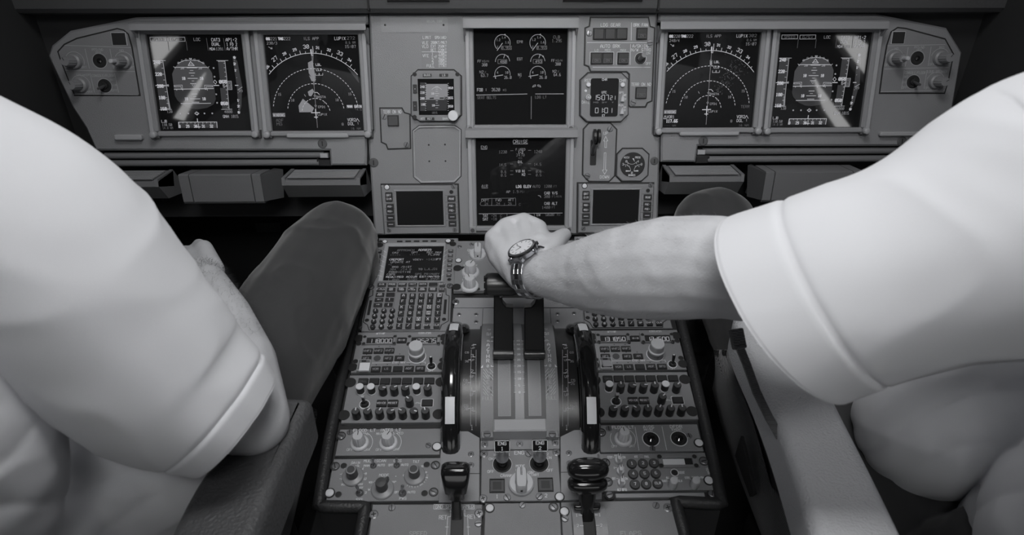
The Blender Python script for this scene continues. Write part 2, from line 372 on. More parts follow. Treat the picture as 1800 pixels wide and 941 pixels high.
def exu(m,prof,u0,u1,mt,u0b=None,u1b=None):
    """profile [(v,h)] extruded along u"""
    n=len(prof); vs=[(u0,v,h) for v,h in prof]+[(u1,v,h) for v,h in prof]
    fs=[[i,(i+1)%n,n+(i+1)%n,n+i] for i in range(n)]+[list(range(n))[::-1],[n+i for i in range(n)]]
    m.add(vs,fs,mt); return m
def screws(t,lst,kind='screw',h=0,name=None,sc=1):
    for i,(x,y) in enumerate(lst):
        p=t.L(x,y,h); inst(kind,name or {'screw':'screw','cupscrew':'screw','cross':'screw','whitestud':'stud','tiny':'rivet','hole':'fixing_hole'}[kind],t.e,p[0],p[1],h,rot=random.uniform(0,3),sc=sc)
# ================================================================== instrument panel boards
def board(name_label,poly,extra=None,at=None):
    t=Th('instrument_panel',name_label,'instrument panel',PP,at)
    m=M(); m.prism(t.poly(poly),-.03,0,'board',.0035); o=m.build('panel_board',t.e); return t
LB=board('grey captain side instrument panel left of the centre column, behind the left pilot',[(646,25),(440,27),(238,30),(190,40),(122,54),(90,80),(84,98),(96,125),(127,190),(150,225),(168,265),(579,265),(581,291),(644,291),(645,232),(655,228)],at=(430,150))
RB=board('grey first officer side instrument panel right of the centre column, behind the white sleeve',[(1158,22),(1540,24),(1665,49),(1692,92),(1672,210),(1668,257),(1227,257),(1223,285),(1162,285),(1162,237),(1150,232)],at=(1400,150))
CB=board('central grey instrument panel with the two stacked engine screens',[(648.5,24),(1156,22),(1148.5,234),(1160.5,241),(1156,413),(658,414),(647,243),(657,230)],at=(903,200))
def seam(t,pts,w=.0016,z=.0004):
    m=M(); m.pline([t.L(*p) for p in pts],w,'slot',z); return m
# visors over the displays
def visor(t,x0,x1,y0,y1,d=.030,lip=.012):
    m=M(); a=t.L(x0,y0,d); b=t.L(x1,y1,d)
    va=t.L((x0+x1)/2,y0,d)[1]; vb=t.L((x0+x1)/2,y1,d)[1]
    exu(m,[(va+.004,0),(va+.001,d-.004),(va-.001,d),(vb+.001,d),(vb,d-.002),(vb,d-.006),(va-.006,d-.012),(va-.006,0)],a[0],b[0],'frame')
    for uu in (a[0],b[0]-.004): exu(m,[(va,0),(va-.002,d-.004),(vb,d-.004),(vb-.02,0)],uu,uu+.004,'frame')
    m.build('display_visor',t.e)
visor(LB,226,643,41,54); visor(RB,1162,1562,37,52)
visor(CB,813.6,1017,31.4,50); visor(CB,818,1015,228,243,d=.024)
def ledge(t,x0,x1,y0,y1):
    m=M(); u0,u1,v0,v1=t.R(x0,y0,x1,y1); m.rbox(u0,u1,v0,v1,0,.010,'frame_light',r=.003,ch=.002); m.build('grip_ledge',t.e)
ledge(LB,506,614,233,242); ledge(LB,205,253,236,246); ledge(RB,1193,1297,230,238); ledge(RB,1543,1632,231,239)
def cap(t,x,y,r=.0085):
    m=M(); p=t.L(x,y); m.lathe([(r,0),(r,.001),(r*.8,.0018),(0,.002)],'dark_grey',n=24); m.box(-.001,.001,-r*.5,r*.5,.0016,.0022,'slot'); o=m.build('round_fastener',t.e,loc=(p[0],p[1],0))
cap(LB,567,252.5);cap(RB,1236,248);cap(RB,1585,248.5);cap(CB,657,286);cap(CB,1150,283,.0075)
# recessed slot with the stowed table rails
def table(lab,x0,x1,y0,y1,hinge,pl_at):
    t=Th('sliding_table',lab,'table',PP,pl_at,'stowed sliding tables under the displays')
    u0,u1,v0,v1=t.R(x0,y0,x1,y1)
    m=M(); m.box(u0,u1,v0,v1,-.035,-.028,'slot'); m.build('housing',t.e)
    H=v1-v0
    for k,f in enumerate((.74,.25)):
        m=M(); v=v0+H*f; r=H*.20
        exu(m,[(v+r*math.cos(a)*1.0,-.012+r*math.sin(a)*.9) for a in [2*PI*i/14 for i in range(14)]],u0+.014 if hinge<0 else u0,u1 if hinge<0 else u1-.014,'box_grey'); m.build('rail',t.e)
    hu=u0+.012 if hinge<0 else u1-.012
    m=M(); m.box(hu-.011,hu+.011,v0+.001,v0+H*.45,-.02,-.004,'black',.0015); m.box(hu-.008,hu+.006,v0+H*.55,v0+H*.85,-.02,-.006,'frame_light',.001); m.tube([(hu-.012,v0+H*.42,-.008),(hu+.014*(1 if hinge<0 else -1),v0+H*.42,-.008)],.0032,'black'); m.build('hinge',t.e)
table('dark stowed sliding table rails in the slot under the left pilot screens',180,581,267,295,1,(400,280))
table('dark stowed sliding table rails in the slot under the right pilot screens',1224,1668,259,288,-1,(1400,272))
# ================================================================== display units
def display(label,cs,group,center=False,vis=True):
    """cs = TL,TR,BR,BL screen corners in photograph pixels"""
    cx=sum(p[0] for p in cs)/4; cy=sum(p[1] for p in cs)/4
    t=Th('display_unit',label,'display screen',PP,(cx,cy),group); h=S_/2
    m=M(); a=h+.0015
    m.ring([(-a-.0125,-a-.009),(a+.0125,-a-.009),(a+.0125,a+.010),(-a-.0125,a+.010)],[(-a,-a),(a,-a),(a,a),(-a,a)],0,.009,'frame',.0018,zi=.0005); m.build('bezel',t.e)
    for s in (-1,1):
        m=M(); x=s*(a+.0105); m.box(x-.0036,x+.0036,-a-.002,a+.006,.009,.0125,'frame_light',.001); m.build('side_rail',t.e)
        m=M()
        if center: m.box(-.0062,.0062,-.0062,.0062,0,.007,'frame',.001); m.lathe([(.0038,.007),(.0038,.009),(0,.0094)],'key_grey',n=18)
        else: m.lathe([(.0062,0),(.0062,.009),(.0052,.0115),(.003,.0125),(0,.0128)],'frame_light',n=20); m.box(-.0075,.0075,-.007,.007,-.006,.003,'dark_grey',.001)
        m.build('latch',t.e,loc=(s*(a+.008),-a-.0055,.006))
    m=M(); m.box(-a,a,-a,a,.0004,.0012,'screen',0); o=m.build('screen',t.e)
    return t,o
def symb(s,o):
    for i in range(len(s.m.v)): s.m.v[i]=(s.m.v[i][0],s.m.v[i][1],s.m.v[i][2]+.0011)
    s.m.build('screen_symbols',o,smooth=False)
def pfd(o,left):
    s=Scr([(130,55),(935,50),(842,870),(55,868)])
    bo='glow_mid'
    for x0,x1,t in ((146,285,'SPEED'),(305,443,'G/S*')):
        s.Ln([(x0,70),(x1,68),(x1-3,102),(x0-3,104)],.0009,'glow_mid',True); s.T(t,x0+22,x1-25,87,22,'glow_dim')
    for x in (290,448,628,775): s.Ln([(x,102 if x<500 else 75),(x-8,180)],.0005,'glow_dim')
    s.T('LOC',517,572,86,24,'glow_mid');s.T('CAT3',668,740,89,26);s.T('DUAL',664,732,126,26);s.T('MDA',636,680,167,22);s.T('1391',690,752,167,22,'glow_mid')
    s.T('AP1+2',792,886,88,26);s.T('1 FD 2',790,880,126,26);s.T('A/THR',784,876,164,26)
    # speed tape
    s.F([(130,268),(208,268),(175,688),(88,688)],'screen_tape'); s.Ln([(125,268),(232,268)]); s.Ln([(210,268),(172,690)]); s.Ln([(85,690),(188,688)])
    for k,(t,y) in enumerate((('240',283),('220',384),('200',486),('180',586),('160',682))):
        x=205-(y-283)*.092; s.T(t,x-76,x-24,y,24,w=.0012); s.Ln([(x-18,y),(x-4,y)])
        if k<4: s.Ln([(x-20,y+50),(x-6,y+50)])
    s.Ln([(98,482),(210,480)],.0009); s.F([(182,480),(210,470),(208,492)],'glow_mid',.0006); s.T('120',143,188,707,20,'glow_mid')
    for k in range(8): y=600+k*11; s.Ln([(165,y),(182,y)],.0005)
    # horizon ball
    ball=[(262,382),(300,325),(345,285),(395,266),(450,262),(505,266),(552,288),(592,335),(608,375),(590,600),(560,645),(500,675),(420,688),(360,682),(300,655),(255,610),(241,570)]
    s.F([(262,382),(300,325),(345,285),(395,266),(450,262),(505,266),(552,288),(592,335),(608,375),(598,512),(248,512)],'screen_sky'); s.F([(248,512),(598,512),(590,600),(560,645),(500,675),(420,688),(360,682),(300,655),(255,610),(241,570)],'screen_ground',.00035)
    s.Ln([(302,325),(580,325)],.0009); s.Ln([(278,638),(537,636)],.0009); s.Ln([(250,514),(592,508)],.0010)
    s.Ln([(330,292),(395,266),(450,262),(510,266),(560,294)],.0007)
    s.Ln([(418,310),(445,275),(470,310)],.0009,closed=True); s.Ln([(428,298),(462,298)],.0006); s.Ln([(440,248),(462,248),(451,262)],.0006,closed=True)
    for x,y in ((340,288),(374,270),(411,261),(484,261),(518,270),(552,288)): s.Ln([(x-6,y-8),(x+6,y-8),(x+5,y+7),(x-6,y+7)],.0005,'glow_mid',True)
    s.Ln([(290,318),(302,334)],.0006); s.Ln([(596,318),(582,332)],.0006)
    for y,w,c in ((329,42,445),(352,14,437),(374,24,435),(397,12,434),(420,42,430),(442,10,428),(465,24,425),(555,24,415),(577,12,413),(597,42,411),(626,30,408)): s.Ln([(c-w,y),(c+w,y)],.0009 if w>20 else .0006)
    for y,a,b in ((420,352,507),(597,335,487)): s.T('10',a-13,a+13,y,22,w=.001); s.T('10',b-13,b+13,y,22,w=.001)
    s.T('20',347,375,332,16);s.T('20',502,530,332,16)
    for q in ([(256,482),(326,478),(322,515),(312,515),(314,490),(256,492)],[(588,482),(520,480),(516,515),(528,515),(530,492),(588,492)]): s.F(q,'screen',.0005); s.Ln(q,.0007,closed=True)
    s.Ln([(411,472),(424,490),(437,472)],.0006,'glow_mid'); s.Ln([(413,480),(425,466),(435,480),(424,492)],.0005,'glow_mid',True)
    for x in (270,322,465,535): s.Ln([(x,512),(x,524)],.0007)
    # glide and localiser scales
    for x,y in ((632,331),(623,406),(603,558),(594,632)): s.A((x,y),5,0,360,.0006,n=8)
    s.Ln([(618,434),(632,452),(617,470),(604,452)],.0007,closed=True); s.Ln([(600,481),(643,481)],.0014)
    for x in (254,323,463,531): s.A((x,724),5,0,360,.0006,n=8)
    s.Ln([(378,724),(397,710),(415,724),(396,739)],.0007,closed=True); s.T('Q',388,404,724,16)
    # altitude
    s.F([(682,268),(744,268),(722,450),(660,450)],'screen_tape'); s.F([(648,503),(712,503),(688,690),(626,690)],'screen_tape')
    s.Ln([(672,266),(772,266)]); s.Ln([(744,268),(722,452)]); s.Ln([(712,503),(686,690)]); s.Ln([(618,690),(712,688)])
    for k in range(5): y=290+k*38; x=742-(y-268)*.12; s.Ln([(x-12,y),(x,y)])
    for k in range(5): y=520+k*38; x=710-(y-503)*.14; s.Ln([(x-12,y),(x,y)])
    for k in range(5): s.Ln([(684+k*12,270),(689+k*12,276)],.0007)
    s.T('055',655,718,450,24,w=.0014); s.T('050',627,684,638,24,w=.0013); s.T('54',680,716,486,24,'glow_mid',w=.0012)
    s.Ln([(722,446),(760,444),(750,517),(716,517)],.0010,'glow_mid',True); s.T('80',725,752,460,18,'glow_mid'); s.T('60',724,750,482,18,'glow_mid');s.T('40',722,748,503,18,'glow_mid')
    s.T('4000',640,708,710,22,'glow_mid');s.T('QNH',620,668,751,24);s.T('1015',690,752,751,24,'glow_mid')
    # vertical speed
    s.F([(818,225),(850,270),(845,480),(800,660),(762,735),(798,480)],'screen_tape')
    for x,y in ((834,240),(822,295),(817,350),(782,611),(774,662),(766,716)): s.T('6' if y in (240,716) else '2' if y in (295,662) else '1',x-8,x+6,y,17,w=.0012); s.D((x+10,y-4),.0006)
    for x,y in ((828,268),(814,414),(797,545),(778,636),(770,690)): s.D((x,y),.0005)
    s.Ln([(786,481),(812,481)],.0012); s.Ln([(800,520),(842,496)],.0013,'glow_mid'); s.T('09',808,838,528,20,'glow_mid')
    # heading tape
    s.F([(222,799),(553,799),(543,850),(212,850)],'screen_tape'); s.Ln([(212,848),(220,799),(553,799),(545,850)],.0009)
    for k,t in enumerate(('8','29','30','31','32')):
        x=222+k*69; s.T(t,x-(6 if k==0 else 13),x+(6 if k==0 else 13),836,22,w=.0010); s.Ln([(x+2,800),(x,816)]); s.Ln([(x+36,800),(x+35,809)])
    s.Ln([(390,770),(386,800)],.0012); s.Ln([(388,815),(386,852)],.0010); s.Ln([(375,842),(400,842)],.0012)
    s.T('LJB',76,120,791,22);s.T('110.50',74,158,821,20,'glow_mid');s.T('14.8 NM',72,160,849,20,'glow_dim')
    symb(s,o)
def nd(o,left):
    s=Scr([(85,52),(890,58),(825,865),(62,865)])
    s.T('GS',98,128,80,20,w=.0013);s.T('221' if left else '220',136,190,80,24,'glow_mid');s.T('TAS',202,243,80,20,w=.0013);s.T('222',250,305,80,24,'glow_mid')
    s.T('230/3' if left else '240/4',98,186,118,22,'glow_mid'); s.Ln([(108,150),(138,168)],.0009,'glow_mid');s.Ln([(124,168),(138,168),(136,154)],.0009,'glow_mid')
    s.T('ILS APP',420,550,81,24,'glow_mid');s.T('LUPIX',688,782,82,26);s.T('272' if left else '302',795,862,80,24,'glow_dim');s.T('0.6 NM',778,862,119,20,'glow_dim');s.T('15:07',768,860,153,24,'glow_mid')
    C=(444,720); R=s.P(444+362,720)[0]-s.P(444,720)[0]; cc=s.P(*C); R=s.P(475,208)[1]-cc[1]
    def pol(r,a): return (cc[0]+r*math.sin(R_(a)),cc[1]+r*math.cos(R_(a)))
    s.m.arc(cc,R,90-50,90+49,.0009,'glow',.0006,40)
    for k in range(-9,10):
        a=k*5.05-.6; L=.0055 if k%2==0 else .0032; s.m.line(pol(R,a),pol(R+L,a),.0008,'glow',.0006)
    for t,a,big in (('26',-45,0),('27',-35,1),('28',-25,0),('29',-15,0),('30',-4.3,1),('31',6,0),('32',16,0),('33',26,1),('34',36,0)):
        p=pol(R+.0095+(.0015 if big else 0),a); s.m.text(t,p,.0058 if big else .0038,'glow',.0006,rot=-R_(a),w=.0008)
    for f in (.745,.495,.245): s.m.arc(cc,R*f,90-81,90+81,.0009,'glow',.0006,int(95*f)|1,dash=True)
    s.m.line(pol(-.026,0),pol(R*1.0,0),.0006,'glow_mid',.0006)
    for r,t in ((R*.83,'LBL'),(R*.745,'LLZ'),(R*.67,'LJLJ'),(R*.49,''),(R*.29,'BASTA'),(R*.12,'CFD1'),(R*-.01,'LUPIX')):
        x,y=pol(r,0); 
        if r<R*.6 or r>R*.8: s.m.line((x-.002,y),(x,y+.002),.0005,'glow_mid',.0006).line((x,y+.002),(x+.002,y),.0005,'glow_mid',.0006).line((x+.002,y),(x,y-.002),.0005,'glow_mid',.0006).line((x,y-.002),(x-.002,y),.0005,'glow_mid',.0006)
        if t: s.m.text(t,(x+.0105,y-.002),.0035,'glow' if r>R*.6 else 'glow_mid',.0006,w=.0006)
    s.F([(458,300),(478,300),(478,335),(458,335)],'glow_mid',.0005) if not left else s.F([(430,290),(470,270),(480,420),(455,440),(425,380)],'screen_bright',.0002)
    s.Ln([(452,547),(476,547),(492,565)],.0009)
    s.Ln([(403,720),(475,718)],.0014); s.Ln([(441,690),(438,768)],.0014); s.Ln([(423,757),(452,757)],.0013)
    s.m.line(pol(R*.97,0),pol(R*1.06,0),.0016,'glow',.0006); s.Ln([(490,150),(488,200)],.0009); s.Ln([(472,182),(470,228),(482,228),(486,184)],.0007)
    for a,r in ((-42,.25),(42,.25),(-30,.36)): s.m.line(pol(R*r*.9,a),pol(R*r,a),.0009,'glow_mid',.0006)
    for t,x,y in (('15',150,561),('15',752,561),('10',256,612),('10',635,612)): s.T(t,x-13,x+13,y,20,'glow_mid')
    s.F([(70,720),(178,720),(176,754),(68,754)],'glow_dim',.0004); s.T('WINDOWS',76,170,738,22,'glow')
    if left:
        s.T('ADF',95,155,783,24,'glow_dim');s.T('MG',95,140,815,24,'glow_dim');s.F([(300,660),(345,600),(400,650),(430,680),(410,715),(300,715)],'screen_bright',.0002);s.F([(395,540),(440,515),(450,540),(420,580),(400,575)],'screen_bright',.0002);s.F([(425,400),(450,420),(480,430),(470,455),(440,450)],'screen_bright',.0002)
        s.T('MAN GAIN',715,835,668,22,w=.0010); s.T('+4.5',778,832,694,18,'glow_dim'); s.m.line(pol(R*.75,0),pol(R*.98,1.5),.0008,'glow_mid',.0006); s.F([(760,330),(840,400),(845,470),(800,400)],'screen_tape',.0002)
    else:
        s.T('VOR1',95,160,780,24);s.T('117.65',92,188,815,24,w=.0013);s.Ln([(68,796),(80,768),(92,796)],.0007,'glow',True);s.T('--- NM',76,175,855,16,'glow_dim');s.T('TERR',735,808,695,22,'glow_dim')
        random.seed(5); 
        for k in range(150):
            a=random.gauss(31,6); r=random.uniform(.35,.98); p=pol(R*r,a+ (r-.7)*8); s.m.disc(p,random.uniform(.0006,.0012),'screen_tape',.00025+k*1e-7,5)
    s.T('VOR2',702,770,781,24);s.T('DOL',702,754,814,24);s.Ln([(772,796),(786,770),(800,796)],.0007);s.Ln([(786,800),(786,820)],.0007,'glow_mid'); s.T('8',648,662,818,20,'glow_mid');s.T('16 NM',720,802,855,16,'glow_dim')
    symb(s,o)
def engine_screen(o):
    s=Scr([(45,60),(848,62),(842,882),(60,882)])
    for dx,v,e in ((0,'0.955','480'),(307,'0.955','493')):
        c=(290+dx,175); s.A(c,68,-15,225,.0009,'glow_mid'); s.Ln([(290+dx,178),(245+dx,240)],.0011,'glow_mid')
        s.T('1.4',286+dx,316+dx,129,18,'glow_mid');s.T('1.2',240+dx,270+dx,149,18,'glow_mid');s.T('1.6',316+dx,348+dx,171,18,'glow_mid');s.T('1',245+dx,253+dx,211,20,'glow_mid')
        s.Ln([(280+dx,203),(370+dx,203),(370+dx,233),(280+dx,233)],.0005,'glow_faint',True); s.T(v,285+dx,368+dx,218,24,'glow_dim'); s.D((312+dx,104),.0013,'glow_mid')
        s.A((292+dx,338),62,5,180,.0009,'glow_mid'); s.Ln([(312+dx,275),(302+dx,306)],.0010,'glow_mid'); s.D((338+dx,293),.0013,'glow_mid')
        s.Ln([(252+dx,320),(330+dx,320),(330+dx,354),(252+dx,354)],.0006,'glow_dim',True); s.T(e,272+dx,324+dx,338,22,'glow_mid')
        s.A((292+dx,448),67,-5,205,.0009,'glow_mid'); s.Ln([(295+dx,453),(214+dx,467)],.0012,'glow_mid'); s.T('4',243+dx,254+dx,432,20,'glow_mid');s.T('10',315+dx,342+dx,432,20,'glow_mid');s.T('26.0',308+dx,370+dx,475,24,'glow_mid'); s.D((232+dx,480),.001,'glow_mid')
    s.T('EPR',418,466,167,22,'glow_mid');s.T('EGT',420,466,315,22,'glow_mid');s.T('N1',430,460,452,24,'glow_mid');s.T('o',440,448,340,12,'glow_dim');s.T('%',438,452,475,16,'glow_dim')
    s.T('CLB',733,788,126,22,'glow_dim');s.T('1.295',722,804,158,24,'glow_dim')
    s.T('FF',76,106,333,22,'glow_mid');s.T('KG/H',116,172,333,18,'glow_dim');s.T('380',112,158,364,24,'glow_mid');s.T('N2',93,126,427,22,'glow_mid');s.T('%',136,148,429,18,'glow_dim');s.T('63.7',106,166,456,24,'glow_mid')
    s.T('FF',718,746,330,22,'glow_mid');s.T('KG/H',756,812,330,18,'glow_dim');s.T('380',752,798,360,24,'glow_mid');s.T('N2',730,762,423,22,'glow_mid');s.T('%',772,784,425,18,'glow_dim');s.T('64.6',740,800,453,24,'glow_mid')
    for x,f in ((570,1),(613,-1)): s.Ln([(x-14*f,560),(x-8*f,545),(x+12*f,540),(x+12*f,552)],.0008,'glow_mid',True)
    s.T('FOB :',72,155,582,26,'glow');s.T('3620',198,270,581,26,'glow_mid');s.T('KG',298,326,585,18,'glow_dim')
    s.Ln([(65,628),(508,620)],.0011,'glow_mid');s.Ln([(582,620),(827,620)],.0011,'glow_mid');s.Ln([(545,642),(545,838)],.0011,'glow_dim')
    s.T('SEAT BELTS',74,236,650,22,'glow_dim');s.T('LDG LT',580,678,648,22,'glow_dim')
    symb(s,o)
def cruise_screen(o):
    s=Scr([(65,50),(912,50),(895,875),(85,875)])
    s.T('CRUISE',416,554,82,30,'glow_mid',w=.0008);s.Ln([(415,105),(554,105)],.0007,'glow_mid');s.T('ENG',110,168,134,26,'glow_mid');s.Ln([(110,154),(168,154)],.0007,'glow_mid')
    s.T('1230',280,355,180,26,'glow_dim');s.T('1240',616,690,178,26,'glow_dim');s.T('F.USED',442,532,157,20,'glow_mid');s.T('1+2',466,510,184,22,'glow');s.T('2470',446,524,211,24,'glow_dim');s.T('KG',470,500,240,18,'glow_faint')
    s.T('OIL',463,507,276,22,'glow');s.T('QT',473,500,302,18,'glow_faint');s.T('14.5',284,350,303,24,'glow_dim');s.T('14.5',616,684,300,24,'glow_dim')
    s.T('VIB N1',442,530,364,22,'glow_mid',w=.0008);s.T('N2',501,531,397,22,'glow_mid',w=.0008);s.T('0.6',302,350,370,24,'glow_dim');s.T('0.5',302,350,404,24,'glow_dim');s.T('0.6',635,684,368,24,'glow_dim');s.T('0.5',635,684,402,24,'glow_dim')
    for x,y in ((390,168),(560,166),(390,295),(560,294),(390,362),(560,360),(390,397),(560,395)): s.Ln([(x,y),(x+26,y)],.0007,'glow_dim')
    s.T('AIR',120,175,505,24,'glow_mid');s.Ln([(120,524),(175,524)],.0007,'glow_mid');s.T('LDG ELEV',446,586,511,24,'glow',w=.0008);s.T('AUTO',603,672,511,24,'glow_dim');s.T('1200',712,784,510,24,'glow_dim');s.T('FT',803,832,512,20,'glow_faint')
    s.T('AP',354,388,561,22,'glow_mid');s.T('1.9',416,465,560,24,'glow_dim');s.T('PSI',484,527,561,20,'glow_faint');s.T('CAB V/S',716,838,575,24,'glow_mid',w=.0008);s.T('300',712,766,608,24,'glow_dim');s.T('FT/MIN',788,876,608,20,'glow_faint');s.Ln([(655,597),(675,602),(680,616)],.0009,'glow_mid')
    s.T('CAB ALT',716,836,674,24,'glow_mid',w=.0008);s.T('1400',692,768,711,24,'glow_dim');s.T('FT',786,815,711,20,'glow_faint')
    s.Ln([(115,626),(440,620),(444,690),(115,690),(104,676),(115,655)],.0007,'glow_dim');s.Ln([(216,622),(214,690)],.0007,'glow_dim');s.Ln([(336,668),(336,690)],.0006,'glow_dim')
    s.T('CKPT',118,186,641,22,'glow_mid');s.T('FWD',253,306,639,22,'glow_mid');s.T('AFT',372,422,638,22,'glow_mid');s.T('24',148,180,674,22,'glow_dim');s.T('24',258,292,673,22,'glow_dim');s.T('26',370,404,673,22,'glow_dim');s.T('C',474,488,682,20,'glow_dim')
    s.Ln([(95,768),(885,765)],.0009,'glow_mid');s.Ln([(360,768),(360,860)],.0008,'glow_dim');s.Ln([(620,768),(620,860)],.0008,'glow_dim')
    s.T('TAT',132,180,787,24,'glow_mid',w=.0008);s.T('+24',212,260,787,22,'glow_dim');s.T('SAT',132,180,819,24,'glow_mid',w=.0008);s.T('+18',212,262,818,22,'glow_dim');s.T('C',296,312,788,20,'glow_dim');s.T('C',296,312,818,20,'glow_dim');s.T('GW',642,676,780,24,'glow_mid');s.T('50600',726,806,780,24,'glow_dim');s.T('KG',836,864,780,20,'glow_faint')
    symb(s,o)
g='pilot display screens'
t,o=display('outermost left square screen with the attitude ball, nearest the left pilot',[(257,63),(427,63),(445,231),(284,231)],g); pfd(o,True)
t,o=display('left navigation screen with white range arcs, beside the attitude screen of the left pilot',[(463,63),(631,63),(640,231),(482,231)],g); nd(o,True)
t,o=display('right navigation screen with white range arcs and speckled terrain, next to the landing gear panel',[(1172,60),(1333,60),(1320,224),(1168,224)],g); nd(o,False)
t,o=display('outermost right square screen with the attitude ball, above the white sleeve',[(1372,60),(1527,60),(1508,224),(1356,224)],g); pfd(o,False)
t,o=display('upper central dark screen with round engine dials and SEAT BELTS memo',[(834.4,54),(996,54),(995,219),(834,219)],'central stacked screens',True); engine_screen(o)
t,o=display('lower central dark screen headed CRUISE, just above the hand on the levers',[(836.6,244),(994,244),(991,397),(839.6,397)],'central stacked screens',True); cruise_screen(o)
# ================================================================== corner lighting panels
def corner(label,at,c,outline,lines,vdiv,square,labels,knobs,well,tog):
    t=Th('lighting_panel',label,'control panel',PP,at,'outer corner knob panels',c=c)
    m=M(); P=t.poly(outline); m.prism(inset(ccw(P),-.0024) if True else P,.0001,.0004,'slot'); m.prism(P,.0002,.0016,'panel',.0006); m.build('panel_plate',t.e)  # dark outset painted as the edge shadow of the recessed panel
    m=M()
    for a in lines+vdiv: m.line(t.L(*a[0]),t.L(*a[1]),.0008,'paint_dim',.0018)
    for s,x0,x1,y,hh in labels: t.T(m,s,x0,x1,y,hh,'paint_dim',z=.0018)
    for k,x,y,r in knobs+[('w',)+well+(0,),('t',)+tog+(0,)]:
        p=t.L(x,y)
        if k in 'dsb': m.arc(p,.0160,20,165 if k!='x' else 0,.0007,'paint_dim',.0018,20); m.arc(p,.0160,-20,20,.0007,'paint_dim',.0018,5)
        else: m.arc(p,.0125 if k=='w' else .0122,0,360,.0008,'paint_dim',.0018,28)
    m.build('lettering',t.e,smooth=False)
    m=M(); u0,u1,v0,v1=t.R(*square); m.box(u0,u1,v0,v1,.0012,.0026,'paint_dim',.0004); m.box(u0+.0012,u1-.0012,v0+.0012,v1-.0012,.0026,.0029,'slot'); m.build('dark_window',t.e)
    for k,x,y,r in knobs: p=t.L(x,y); inst('doubleknob' if k=='d' else 'singleknob','brightness_knob',t.e,p[0],p[1],.0016,rot=r,sc=(.68,.68,.92))
    p=t.L(*well); m=M(); m.lathe([(.0115,0),(.0105,.0010),(.010,.0004),(.0045,.0004),(.004,.002),(0,.0024)],'slot',n=28,mats=['slot','slot','slot','gloss_black','gloss_black']); m.build('push_button',t.e,loc=(p[0],p[1],.0017))
    p=t.L(*tog); m=M(); m.lathe([(.0112,0),(.0112,.0010),(.009,.0014),(.006,.001),(.0055,.003),(0,.0034)],'slot',n=28,mats=['slot','black','slot','black','black']); m.tube([(0,0,.002),(0,-.003,.012),(0,-.0045,.022)],[.002,.0028,.0022],'key_grey'); m.build('toggle_switch',t.e,loc=(p[0],p[1],.0017))
    return t
corner('upper left corner panel of dim light knobs beside the outermost left screen',(170,110),c7,[(190,272),(310,215),(700,120),(760,135),(800,170),(835,290),(912,755),(290,755),(215,570),(160,430),(130,340)],[[(195,275),(833,297)],[(200,517),(872,530)],[(280,750),(905,757)]],[[(390,310),(433,500)],[(632,312),(668,500)],[(440,548),(482,732)],[(677,548),(716,732)]],(648,148,795,280),
  [('PFD/ND',458,565,318,22),('XFR',492,545,346,22),('ND',727,765,325,22),('OFF',680,730,489,20),('BRT',820,870,489,22),('BRT',357,407,488,22),('SPEAKER',308,432,563,20),('CONSOLE/FLOOR',458,672,570,22),('BRT',634,682,611,20),('DIM',648,694,662,20),('OFF',650,704,713,20),('MAX',405,463,726,22)],
  [('d',770,432,.6),('s',292,432,.5),('s',350,660,.4)],(532,426),(582,668))
corner('upper right corner panel of dim light knobs beside the outermost right screen',(1620,110),c8,[(165,275),(205,150),(265,110),(340,118),(720,220),(800,365),(745,640),(715,735),(95,735),(125,500)],[[(162,280),(722,268)],[(130,506),(755,490)],[(95,728),(715,710)]],[[(362,296),(335,478)],[(586,290),(555,474)],[(323,520),(297,700)],[(545,517),(515,697)]],(200,138,330,265),
  [('ND',233,266,308,22),('PFD/ND',422,520,296,22),('XFR',444,490,324,22),('PFD',665,712,298,22),('OFF',135,182,466,22),('BRT',265,312,463,22),('OFF',568,618,460,22),('BRT',702,748,456,22),('CONSOLE/FLOOR',330,528,542,24),('LOUD SPEAKER',550,740,531,24),('BRT',320,362,582,22),('DIM',310,352,632,22),('OFF',303,350,684,22),('OFF',528,574,690,22),('MAX',656,710,686,22)],
  [('d',225,405,-.9),('s',670,398,-.6),('s',625,628,-1.0)],(450,400),(410,630))
# ================================================================== centre panel instruments
def pushbtn(t,x0,y0,x1,y1,h=0,txt=None,mt='key'):
    m=M(); u0,u1,v0,v1=t.R(x0,y0,x1,y1); m.rbox(u0,u1,v0,v1,h,h+.0022,'slot',.0008); b=.0014; m.box(u0+b,u1-b,v0+b,v1-b,h+.002,h+.0048,mt,.0006)
    if txt: m.text(txt,((u0+u1)/2,v0+(v1-v0)*.33),(v1-v0)*.18,'paint_grey',h+.005,w=.0005); m.pline([(u0+.003,v0+.003),(u1-.003,v0+.003),(u1-.003,v0+(v1-v0)*.46),(u0+.003,v0+(v1-v0)*.46)],.0004,'paint_grey',h+.0049,True)
    return m.build('push_button',t.e)
